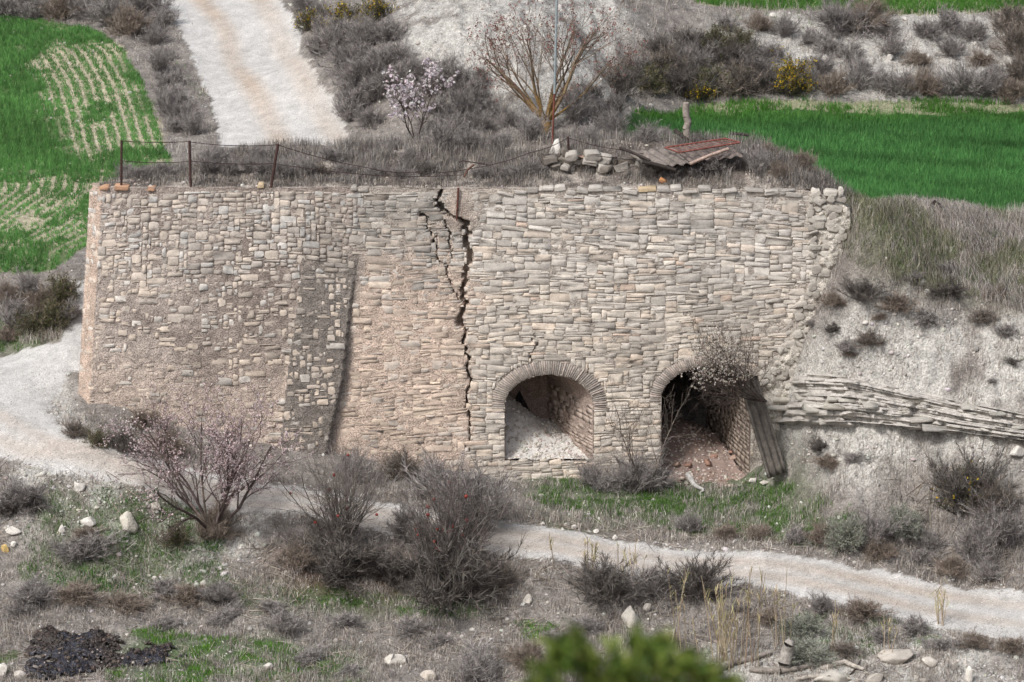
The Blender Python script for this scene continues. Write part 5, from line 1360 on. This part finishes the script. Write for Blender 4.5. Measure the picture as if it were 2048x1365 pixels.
# pomegranate bushes
def pomegranate(px, py, hpx, wpx, seed, label, cols, nfr, stems_n, spread, frx=None):
    r = np.random.default_rng(seed); b = hit(px, py); k = pxm(b); H = hpx/k; Wm = wpx/k; st = []
    for s_ in range(stems_n):
        az = r.uniform(0, 2*np.pi); sp_ = spread*math.sqrt(r.random())
        st.append(((r.normal(0, .14), r.normal(0, .14), -.1), (sp_*math.cos(az), sp_*math.sin(az)*.7, 1), H*r.uniform(.6, 1.0), r.uniform(.012, .022)))
    spec = [dict(seg=6, wan=.09, up=.03, nc=7, f0=.2, ang=.5, lr=.38, rr=.6), dict(seg=3, wan=.2, up=.06, nc=5, f0=.15, ang=.65, lr=.55, rr=.6), dict(seg=2, wan=.22, up=.02, nc=0, f0=.2, ang=.6, lr=.5, rr=.6)]
    S, tips = grow(r, st, spec); e = tree_obj('pomegranate_bush', b, S, tips, lambda q: pick(cols, len(q), r, .15), label, 'bush', sides=(5, 3, 3, 3, 3))
    fine = [s for s in S if s[4] >= 1]; bv, bf = ICO1; f0 = None
    for _ in range(nfr):
        p = fine[r.integers(len(fine))][1]
        if p[2] < .1 or (p[2] > H*.5 and r.random() < .75): continue
        rad = r.uniform(.032, .05); P = np.array(p)-[0, 0, rad]
        if f0 is None:
            a = Acc(); V = ICO2[0].copy(); V[:, 2] *= .92; a.add(V, [ICO2[1]], lin(128,54,44)); Vc, Fc = frusta(np.array([[0, 0, -.85]]), np.array([[0, 0, -1.35]]), np.array([.22]), np.array([.34]), 6); a.add(Vc, [Fc], lin(110,52,40)); f0 = a.mesh('fruit', M_FRUIT, True)
        o = link('fruit', f0, e); o.location = P; o.scale = (rad,)*3; o.rotation_euler = (r.normal(0, .3), r.normal(0, .3), r.uniform(0, 6))
    return e
pomegranate(682, 1095, 225, 220, 41, 'upright leafless pomegranate bush with few dark fruits beside the road', [lin(132,124,118), lin(112,105,100), lin(150,142,135)], 22, 42, .62)
pomegranate(905, 1150, 220, 250, 42, 'big tangled pomegranate bush with red fruits beside the road', [lin(96,88,84), lin(114,106,101), lin(132,124,118)], 46, 52, .85)
shrub('dark', 690, 1150, 190, 'dark tangle hanging down the bank below the upright pomegranate bush', hs=.75)
shrub('dark', 890, 1195, 210, 'dark tangle hanging down the bank below the big pomegranate bush', hs=.85)
shrub('brown', 600, 1130, 100, 'brown dry brush on the bank left of the pomegranate bushes', hs=.8)
shrub('dark', 790, 1165, 120, 'dark brush on the bank between the two pomegranate bushes', hs=.7)
shrub('grey', 820, 1075, 130, 'pale thin stems behind and between the pomegranate bushes', hs=1.1)
shrub('dark', 1000, 1170, 90, 'dark twiggy brush right of the big pomegranate bush', hs=.8)
shrub('broom', 950, 1060, 160, 'pale grey stems rising behind the big pomegranate bush', hs=1.0)

# --- reeds
def reed_clump(px, py, n, hpx, spread, seed, label):
    r = np.random.default_rng(seed); b = hit(px, py); k = pxm(b); e = empty('reed_clump', b); tag(e, label, 'reeds'); l = Acc()
    for q in range(n):
        p = np.array([r.normal(0, spread/k), r.normal(0, spread/k*.6), -.05]); H = hpx/k*r.uniform(.55, 1.08); d = unit(np.array([r.normal(0, .10), r.normal(0, .09), 1])); P = [p+d*H*t+np.array([r.normal(0, .01), 0, 0]) for t in np.linspace(0, 1, 5)]
        a = Acc(); P = np.array(P); V, F = frusta(P[:-1], P[1:], np.linspace(.011, .007, 4), np.linspace(.010, .005, 4), 4); a.add(V, [F], pick([lin(190,172,146), lin(176,158,134), lin(202,186,160), lin(160,144,124)], 1, r)[0]); a.build('stem', M_DRY, e)
        m = r.integers(3, 9); f = r.uniform(.4, 1, m); Q = p+d*H*f[:, None]
        V, F, C = blades(Q, r.uniform(.14, .38, m), np.full(m, .022), r.uniform(.4, .95, m), pick([lin(200,184,150), lin(176,164,124), lin(164,160,108)], m, r), r, 2, droop=.5); l.add(V, [F], C)
    tag(l.build('leaves', M_DRY, e), kind='stuff')
reed_clump(1462, 1330, 34, 195, 24, 51, 'tall straw coloured reed clump on the near side of the road')
reed_clump(1560, 1300, 7, 170, 10, 52, 'few thin reed stems right of the tall reed clump')
reed_clump(1360, 1300, 5, 190, 10, 53, 'thin lone reed stems left of the tall reed clump')
reed_clump(1665, 1305, 3, 120, 6, 54, 'couple of short reed stems behind the woody debris')
reed_clump(1775, 1318, 3, 110, 5, 55, 'short yellowish reed stems near the broad clay lump')
for k_, (x, y, h, s_, l) in enumerate([(1110,1140,150,2,'single tall dry stalk right of the big pomegranate bush'),(1180,1150,100,6,'dry dark stalks on the near road edge right of the tall stalk'),(1255,1160,90,16,'row of dry stalks in front of the road below the left arch'),(1880,1250,90,6,'thin bare seedling on the near road edge at lower right')]):
    reed_clump(x, y, 1 if k_ == 0 else 7, h, s_, 60+k_, l)

# --- blurred evergreen close to the viewer
r = np.random.default_rng(61); eb = np.array([.20, CY+6.0, float(bil(ZA, np.array([.2]), np.array([CY+6.0]))[0])])
ev = empty('evergreen_shrub', eb); tag(ev, 'out of focus green evergreen branch tips close to the viewer at the bottom', 'evergreen')
def evp(px, py, dy=0.0): return at_y(px, py, CY+6.0+dy)-eb
a = Acc(); top = evp(1210, 1400); P = np.array([np.array([0, 0, -.2]), np.array([0.02, 0, top[2]*.4]), np.array([.0, 0, top[2]*.75]), top]); V, F = frusta(P[:-1], P[1:], np.array([.06, .05, .03]), np.array([.05, .03, .012]), 7); a.add(V, [F], lin(90,74,60)); a.build('trunk', M_BARK, ev)
fr = Acc(); tw = Acc()
def frond(A, B, w, seed, n=150):
    rr = np.random.default_rng(seed); A, B = np.array(A), np.array(B); V, F = frusta(A[None], B[None], np.array([.006]), np.array([.002]), 4); tw.add(V, [F], lin(96,92,50))
    t = rr.random(n); P = A+(B-A)*t[:, None]+rr.normal(0, 1, (n, 3))*np.array([w, w, w])*(1-.65*t[:, None])
    C = pick([lin(116,134,58), lin(90,112,44), lin(140,154,76), lin(62,84,36)], n, rr, .12); d = unit(B-A)+rr.normal(0, .5, (n, 3)); d /= np.linalg.norm(d, axis=1, keepdims=True); L = rr.uniform(.018, .036, n)[:, None]; sd = np.cross(d, rr.normal(0, 1, (n, 3))); sd /= np.linalg.norm(sd, axis=1, keepdims=True); sd *= .0035
    fr.add(np.stack([P-sd, P+sd, P+sd*.6+d*L, P-sd*.6+d*L], 1).reshape(-1, 3), [np.arange(n*4).reshape(n, 4)], np.repeat(C, 4, axis=0))
for q, (A, B, w) in enumerate([((1215,1385),(1150,1266),.016),((1190,1330),(1105,1292),.013),((1160,1310),(1085,1340),.012),((1130,1320),(1062,1372),.011),((1240,1380),(1222,1292),.014),((1260,1390),(1278,1276),.016),((1275,1320),(1325,1288),.013),((1300,1340),(1375,1312),.014),((1330,1350),(1425,1334),.012),((1380,1350),(1470,1364),.010),((1290,1400),(1345,1350),.018),((1200,1400),(1170,1340),.016),((1340,1400),(1420,1385),.016),((1160,1400),(1110,1385),.014),((1245,1400),(1250,1345),.02),((1140,1282),(1118,1310),.010),((1290,1282),(1312,1312),.010)]):
    frond(evp(*A, r.normal(0, .06)), evp(*B, r.normal(0, .06)), w, 70+q, 120)
for q in range(26):  # the rest of the plant below the picture
    z = top[2]*r.uniform(.35, .93); az = r.uniform(0, 6.28); A = np.array([0, 0, z]); R_ = .30*(1.15-z/top[2]*.75); B = A+np.array([R_*math.cos(az), R_*math.sin(az), -.02]); frond(A, B, .03, 200+q, 160)
tag(tw.build('twigs', M_BARK, ev), kind='stuff'); tag(fr.build('needles', M_NEEDLE, ev), kind='stuff')

# ------------------------------------------------------------------ ground cover (uncountable)
def pts_in(n, x0, x1, y0, y1, rng): return rng.uniform(x0, x1, n), rng.uniform(y0, y1, n)
def covered(x, y): # under the mound / inside the wall / on the road
    return inpoly(x+.16*(vnoise(x*4, y*4, 161)-.5), y+.16*(vnoise(x*4, y*4, 162)-.5), ROAD1) | inpoly(x, y, ROAD2)
def soft(px, py, x, y, poly, jit=22):
    n1 = fbm(x*1.1, y*1.1, 171, 3)-.5; n2 = vnoise(x*6, y*6, 172)-.5
    return inpoly(px+n1*jit*3+n2*jit, py+n1*jit*1.6+n2*jit*.5, poly)
g = np.random.default_rng(909)
DRYC = [lin(186,179,173), lin(166,159,154), lin(206,199,191), lin(142,135,131), lin(190,179,166)]
GRC = [lin(86,122,58), lin(98,136,66), lin(76,110,54), lin(114,142,78)]
def tufts(cx, cy, per, rad, rng):
    n = len(cx); x = np.repeat(cx, per)+rng.normal(0, rad, n*per); y = np.repeat(cy, per)+rng.normal(0, rad, n*per); return x, y

# dry grass: candidate tuft centres everywhere in view, kept by ground plan
def region_density(x, y, z, onm):
    px, py = project(x, y, z); d = np.zeros(len(x)); hgt = np.full(len(x), .22)
    def put(m, dens, h):
        nonlocal d, hgt
        d = np.where(m, np.maximum(d, dens), d); hgt = np.where(m, h, hgt)
    low = ~onm
    put(low & (y < -3) & (py > 1150), .62, .16)
    put(low & soft(px, py, x, y, [(-50,930),(560,990),(1050,1110),(1500,1170),(2100,1290),(2100,1240),(2100,1420),(-50,1420)]) , .50, .17)
    put(low & soft(px, py, x, y, [(-50,930),(480,1000),(520,1160),(-50,1120)]), .12, .13)
    put(low & (y > -6) & (y < .2) & soft(px, py, x, y, [(700,940),(1000,950),(1650,980),(2100,1080),(2100,1190),(1700,1130),(1100,1055),(700,990)]), .45, .20)
    put(low & (y < .2) & soft(px, py, x, y, [(1560,900),(1720,960),(1800,1000),(1850,920),(2100,960),(2100,1100),(1600,1050)]), .45, .22)
    put(low & (y < 3) & soft(px, py, x, y, [(1640,395),(1700,380),(2100,440),(2100,650),(1900,600),(1760,560),(1640,560)]), .95, .36)
    put(low & (y < 3) & soft(px, py, x, y, [(1600,560),(1760,540),(1960,600),(2100,640),(2100,700),(1850,690),(1720,770),(1590,740)]), .75, .17)
    put(low & (y > 1) & (y < 9) & soft(px, py, x, y, [(-60,540),(160,540),(160,690),(-60,700)]), .9, .3)
    put(low & (y > 4) & (y < 12) & (x > 8), .6, .2)
    put(low & (y > 8) & (px < 470) & ~inpoly(x, y, FIELD_L), .55, .25)
    put(low & (y > 8) & (px > 560) & (px < 1000), .35, .22)
    put(low & (y > 8) & (px > 840) & (px < 1330) & (py > 185), .85, .32)
    put(low & (y > 14) & (px > 1230), .55, .3)
    put(low & (y > 14) & (px > 1250) & (py < 45), .85, .35)
    put(low & (y > -4) & (y < 1) & soft(px, py, x, y, [(90,800),(300,850),(560,915),(560,960),(280,915),(130,880)]), .35, .16)
    put(onm, .62, .22)
    put(onm & (y > 1.6), .7, .30)
    put(onm & (x > 5.3), .95, .34)
    put(onm & (y < .95), .25, .14)
    # bare chalk keeps little
    d = np.where(low & (y < 1.5) & (px > 1560) & (py > 600) & (py < 1000), np.maximum(d, .48), d)
    ch = np.zeros(len(x), bool)
    for poly, y0, y1 in CHALK_Z[:3]: ch |= inpoly(px, py, poly) & (y > y0) & (y < y1)
    d = np.where(ch & ~onm, d*.7, d)
    d = np.where(inpoly(x, y, bp_poly) & low, 0, d)
    clump = fbm(x*1.7, y*1.7, 181, 3)
    return d*np.clip((clump-.28)*3.2, .05, 1.25), hgt*(.6+.8*fbm(x*.9+4, y*.9, 182, 3))
acc = Acc(); accN = 0
for (n, x0, x1, y0, y1, per) in ((74000, -14, 14, -13, -1, 6), (16000, -14, 14, -1, 3, 7), (26000, -11, 15, .4, 9, 7), (34000, -19, 19, 9, 34, 5)):
    x, y = pts_in(n, x0, x1, y0, y1, g); zb = zBat(x, y); za = bil(ZA, x, y); onm = zb > za; z = np.maximum(za, zb)
    d, h = region_density(x, y, z, onm); rd = covered(x, y) & ~onm
    fld = (inpoly(x, y, FIELD_L) | inpoly(x, y, FIELD_R) | inpoly(x, y, FIELD_U)) & ~onm
    inwall = (x < 6.4) & (x > -10.4) & (y > -.25) & ~onm & (y < 7) & (x > -10.3+np.maximum(y-.9, 0)*.5)
    m = (g.random(n) < d) & ~rd & ~fld & ~inwall; x, y, h, onm = x[m], y[m], h[m], onm[m]
    X, Y = tufts(x, y, per, .055, g); hh = np.repeat(h, per)*g.uniform(.4, 1.3, len(X)); Z = np.where(np.repeat(onm, per), np.maximum(zBat(X, Y), bil(ZA, X, Y)), bil(ZA, X, Y))
    tone = np.repeat(g.normal(.95, .26, len(x)), per)
    C = pick(DRYC, len(X), g, .2, .02)*np.clip(tone, .4, 1.4)[:, None]*np.where(np.repeat(onm, per), .66, 1.0)[:, None]
    V, F, C = blades(np.stack([X, Y, Z-.01], 1), hh, np.full(len(X), .011), np.clip(np.abs(g.normal(.35, .3, len(X))), .02, .95), C, g, 2)
    acc.add(V, [F], C); accN += len(F)
tag(acc.build('dry_grass', M_DRY), 'dry grey grass over mound, slopes and verges', 'grass', kind='stuff')

# long combed grass on the right slope
acc2 = Acc(); n = 16000; x, y = pts_in(n, 7.0, 14.5, -1.5, 3.2, g); z = surf(x, y); px, py = project(x, y, z)
m = soft(px, py, x, y, [(1660,400),(1760,400),(2100,440),(2100,640),(1900,590),(1740,560),(1670,500)]) & (g.random(n) < .75); x, y, z = x[m], y[m], z[m]
nn = fbm(x*.8, y*.8, 191, 3); C = np.where((nn > .52)[:, None], pick([lin(132,134,106), lin(116,124,90), lin(150,146,122)], len(x), g, .1), pick(DRYC, len(x), g, .1))
V, F, C = blades(np.stack([x, y, z], 1), g.uniform(.3, .6, len(x)), np.full(len(x), .012), g.uniform(.6, .95, len(x)), C, g, 2, leandir=g.normal(-1.2, .5, len(x)), droop=.8); acc2.add(V, [F], C)
tag(acc2.build('long_grass', M_DRY), 'long combed grass on the right slope', 'grass', kind='stuff')

# green grass
GREEN = [([(1030,950),(1330,965),(1340,945),(1480,925),(1620,985),(1690,1010),(1700,1090),(1400,1075),(1060,1000)], 2.2, .15, -7, .6, 0),
         ([(240,1268),(330,1258),(470,1275),(560,1285),(700,1335),(720,1420),(240,1420),(230,1335),(340,1325),(390,1310)], 1.6, .13, -16, -3, 1),
         ([(-30,1290),(40,1300),(20,1345),(-30,1340)], 1.2, .13, -16, -3, 1),
         ([(70,985),(300,985),(450,1040),(430,1120),(470,1180),(250,1200),(60,1180),(60,1060)], 1.5, .13, -14, -1, 0),
         ([(60,1150),(300,1130),(330,1170),(200,1185),(60,1200)], .9, .12, -14, -1, 0),
         ([(460,1170),(760,1190),(970,1195),(960,1245),(700,1225),(480,1215)], .9, .12, -14, -1, 0),
         ([(-60,600),(60,625),(140,655),(110,690),(0,712),(-60,720)], 1.0, .16, .5, 9, 0),
         ([(1560,1230),(1850,1240),(1900,1300),(1700,1310),(1560,1270)], .5, .12, -14, -3, 0),
         ([(1040,1245),(1110,1245),(1110,1285),(1040,1290)], 1.3, .12, -14, -3, 1),
         ([(420,1320),(700,1340),(700,1420),(420,1420)], .8, .12, -16, -3, 1),
         ([(350,100),(410,180),(430,250),(400,210),(360,150)], .5, .12, 10, 40, 0),
         ([(1700,430),(2100,480),(2100,600),(1800,540)], .35, .2, -3, 3, 0),
         ([(1400,-30),(1780,0),(1700,60),(1500,60)], .4, .2, 15, 45, 0)]
acc = Acc()
x, y = pts_in(230000, -14, 16, -13, 9, g); x2, y2 = pts_in(30000, -18, 18, 9, 36, g); x = np.concatenate([x, x2]); y = np.concatenate([y, y2])
za = bil(ZA, x, y); px, py = project(x, y, za); ok = ~covered(x, y) & (zBat(x, y) < za); ok &= ~((x < 6.4) & (x > -10.4) & (y > -.2) & (y < 6) & (x > -10.3+np.maximum(y-.9, 0)*.5)) & ~inpoly(x, y, bp_poly)
dn = np.zeros(len(x)); br = np.zeros(len(x)); hh = np.full(len(x), .12)
for poly, dens, h, y0, y1, bright in GREEN:
    m = soft(px, py, x, y, poly, 26) & (y > y0) & (y < y1); dn = np.where(m, np.maximum(dn, dens), dn); br = np.where(m, bright, br); hh = np.where(m, h, hh)
cl = fbm(x*2.0, y*2.0, 201, 3); dn = dn*np.clip((cl-.38)*6, 0, 1.3); m = ok & (g.random(len(x)) < dn*1.0); x, y, br, hh = x[m], y[m], br[m], hh[m]
X, Y = tufts(x, y, 5, .05, g); B = np.repeat(br, 5); C = np.where((B > .5)[:, None], pick([lin(96,140,52), lin(112,156,62), lin(82,124,46)], len(X), g, .1), pick(GRC, len(X), g, .2))
V, F, C = blades(np.stack([X, Y, bil(ZA, X, Y)-.01], 1), np.repeat(hh, 5)*g.uniform(.4, 1.25, len(X)), np.full(len(X), .015), np.clip(np.abs(g.normal(.4, .25, len(X))), .05, .9), C, g, 1); acc.add(V, [F], C)
tag(acc.build('green_grass', M_GRASS), 'short green grass in patches by road and wall', 'grass', kind='stuff')

# wheat
def row_coord(x, y):
    bnd = np.array(plan([(110,42),(190,62),(250,100),(290,170),(312,230),(330,290),(345,330)])+[(-9.6,11.5),(-10.6,8.5),(-11.6,6.6)]); o = np.argsort(bnd[:, 1]); return np.interp(y, bnd[o, 1], bnd[o, 0])-x
acc = Acc(); x, y = pts_in(150000, -19, -6, 4, 33, g); z = bil(ZA, x, y); m = inpoly(x, y, FIELD_L) & ~covered(x, y); x, y, z = x[m], y[m], z[m]; px, py = project(x, y, z)
qc = row_coord(x, y); fr_ = np.abs((qc/.33) % 1-.5)*2     # 0 on the row
sp = sum(soft(px+dx, py+dy, x, y, [(70,70),(250,95),(330,260),(340,330),(150,330),(110,235),(60,160)], 60)*1.0 for dx, dy in ((0, 0), (-45, 12), (40, -14), (-20, -22), (22, 24)))/5
sp = np.maximum(sp, soft(px, py, x, y, [(-60,345),(60,340),(190,330),(230,330),(200,420),(190,480),(60,500),(-60,500)], 70)*.9)
sp = np.maximum(sp, (qc < .9)*.9)
pt = fbm(x*.8, y*.8, 211, 3); sp = sp*np.clip((pt-.22)*4, 0, 1)
sp = sstep(.15, .75, sp)
dens = (1-sp)*.95+sp*np.where(fr_ < .6, 1.0, .05)*np.clip((fbm(x*.9, y*.9, 212, 3)-.12)*4, 0, 1)
m = g.random(len(x)) < dens; x, y, z, sp, py = x[m], y[m], z[m], sp[m], py[m]
X, Y = tufts(x, y, 3, .022, g); S3 = np.repeat(sp, 3); PY = np.repeat(py, 3)
C = pick([lin(100,150,82), lin(116,162,92), lin(86,134,72)], len(X), g, .08); tone = .66+.7*fbm(X*.35, Y*.8, 213, 4); C = C*tone[:, None]*(.86+.2*(np.abs((row_coord(X, Y)/.33) % 1-.5) < .25))[:, None]
V, F, C = blades(np.stack([X, Y, bil(ZA, X, Y)-.01], 1), (.20-.08*S3)*g.uniform(.6, 1.2, len(X)), np.full(len(X), .02), np.clip(np.abs(g.normal(.35, .2, len(X))), .05, .85), C, g, 1); acc.add(V, [F], C)
tag(acc.build('wheat', M_GRASS), 'young green wheat in drilled rows in the left field', 'wheat', kind='stuff')
acc = Acc(); x, y = pts_in(120000, 2, 20, 6, 36, g); z = bil(ZA, x, y); px, py = project(x, y, z); m = (inpoly(x, y, FIELD_R) | inpoly(x, y, FIELD_U)); 
bare = (py < 232+14*(fbm(x*1.2, y*1.2, 221)-.5)) & (py > 100) & (fbm(x*1.0, y*2.6, 222, 3) > .47); m &= ~(bare & (g.random(len(x)) < .85)) & ~((px < 1300) & (fbm(x*1.4, y*1.4, 223, 3) > .45)); x, y, z, py = x[m], y[m], z[m], py[m]
X, Y = tufts(x, y, 3, .035, g); PY = np.repeat(py, 3); far = sstep(262, 222, PY+22*(fbm(X*.8, Y*.8, 224, 3)-.5))
C = pick([lin(84,136,76), lin(100,150,86), lin(74,124,68)], len(X), g, .08)*(1-far[:, None])+pick([lin(92,140,62), lin(80,128,52)], len(X), g, .08)*far[:, None]; C = C*(.62+.8*fbm(X*.3, Y*1.3, 225, 4))[:, None]*(1-.22*(np.abs(((Y+.25*X)/2.6) % 1-.5) < .06))[:, None]
V, F, C = blades(np.stack([X, Y, bil(ZA, X, Y)-.01], 1), .26*g.uniform(.6, 1.2, len(X)), np.full(len(X), .022), np.clip(np.abs(g.normal(.35, .2, len(X))), .05, .85), C, g, 1); acc.add(V, [F], C)
tag(acc.build('wheat', M_GRASS), 'dense dark green wheat in the right fields', 'wheat', kind='stuff')

# gravel
acc = Acc(); x, y = pts_in(80000, -15, 15, -12.5, 1.2, g); x2, y2 = pts_in(30000, -18, 18, 3, 34, g); x = np.concatenate([x, x2]); y = np.concatenate([y, y2]); z = bil(ZA, x, y); px, py = project(x, y, z)
rd = inpoly(x, y, ROAD1) | inpoly(x, y, ROAD2); dr = np.minimum(pl_dist(x, y, ROAD1+[ROAD1[0]])[0], pl_dist(x, y, ROAD2+[ROAD2[0]])[0]); dn = np.where(rd, .34, .14)+.6*np.exp(-(dr/.22)**2)
for poly, y0, y1 in CHALK_Z: dn = np.where(soft(px, py, x, y, poly, 30) & (y > y0) & (y < y1), dn+.45, dn)
fl = inpoly(x, y, FIELD_L) | inpoly(x, y, FIELD_R) | inpoly(x, y, FIELD_U); dn = np.where(fl, .25*inpoly(x, y, FIELD_L), dn); dn = dn*np.clip((fbm(x*1.5, y*1.5, 231, 3)-.25)*3, .05, 1.2)
m = (g.random(len(x)) < dn) & ~((x < 6.4) & (x > -10.4) & (y > 0) & (y < 7) & (x > -10.3+np.maximum(y-.9, 0)*.5)); x, y, z, rd = x[m], y[m], z[m], rd[m]
s = np.clip(g.lognormal(-3.2, .6, len(x)), .018, .22); s = np.where(rd, np.minimum(s, .042), s)
V, F, C = pebbles(np.stack([x, y, z], 1), s, pick([lin(196,192,186), lin(182,177,170), lin(160,154,147), lin(206,203,197)], len(x), g, .08), g); acc.add(V, [F], C)
tag(acc.build('gravel', M_ROCK), 'loose pale stones on road edges and slopes', 'gravel', kind='stuff')
acc = Acc(); x, y = pts_in(7000, -10.3, 9, .5, 6, g); z = zBat(x, y); m = (z > bil(ZA, x, y)) & (g.random(len(x)) < np.clip((fbm(x*1.3, y*1.6, 251, 3)-.3)*2, .04, 1)*np.where(y < 1.3, 1, .4)); x, y, z = x[m], y[m], z[m]
V, F, C = pebbles(np.stack([x, y, z], 1), np.clip(g.lognormal(-3.0, .6, len(x)), .02, .25), pick([lin(206,199,190), lin(176,168,158), lin(150,142,134), lin(120,112,106)], len(x), g, .1), g); acc.add(V, [F], C)
tag(acc.build('gravel', M_ROCK), 'loose rubble on the mound behind the wall top', 'gravel', kind='stuff')
# green leafy herbs on the left bank
acc = Acc(); hx, hy = pts_in(260, -13.5, -5.5, -8.5, -2.5, g); hz = bil(ZA, hx, hy); px, py = project(hx, hy, hz); m = soft(px, py, hx, hy, [(60,980),(300,980),(450,1040),(460,1190),(60,1200)], 20) & ~covered(hx, hy); hx, hy = hx[m], hy[m]
X, Y = tufts(hx, hy, 46, .13, g); V, F, C = blades(np.stack([X, Y, bil(ZA, X, Y)], 1), g.uniform(.05, .17, len(X)), np.full(len(X), .022), g.uniform(.3, .9, len(X)), pick([lin(76,116,58), lin(92,134,68), lin(62,98,50)], len(X), g, .15), g, 1); acc.add(V, [F], C)
tag(acc.build('herbs', M_GRASS), 'clumps of fresh green herbs on the left bank', 'herbs', kind='stuff')
# litter of sticks
acc = Acc(); x, y = pts_in(14000, -14, 14, -12.5, -3, g); m = ~covered(x, y) & (g.random(len(x)) < np.clip((fbm(x*.7, y*.7, 241, 3)-.4)*3, .05, 1)); x, y = x[m], y[m]; z = bil(ZA, x, y); n = len(x); az = g.uniform(0, 6.28, n); L = g.uniform(.1, .55, n); dz = g.normal(.02, .06, n)
P0 = np.stack([x, y, z+.02], 1); x1, y1 = x+L*np.cos(az), y+L*np.sin(az); P1 = np.stack([x1, y1, bil(ZA, x1, y1)+.03+np.abs(dz)], 1); rr_ = g.uniform(.004, .011, n)
V, F = frusta(P0, P1, rr_, rr_*.6, 3); acc.add(V, [F], np.repeat(pick([lin(150,138,126), lin(176,164,150), lin(110,98,90), lin(190,180,168)], n, g, .12), 6, axis=0))
tag(acc.build('dead_sticks', M_TWIG), 'dead sticks littering the near meadow', 'sticks', kind='stuff')
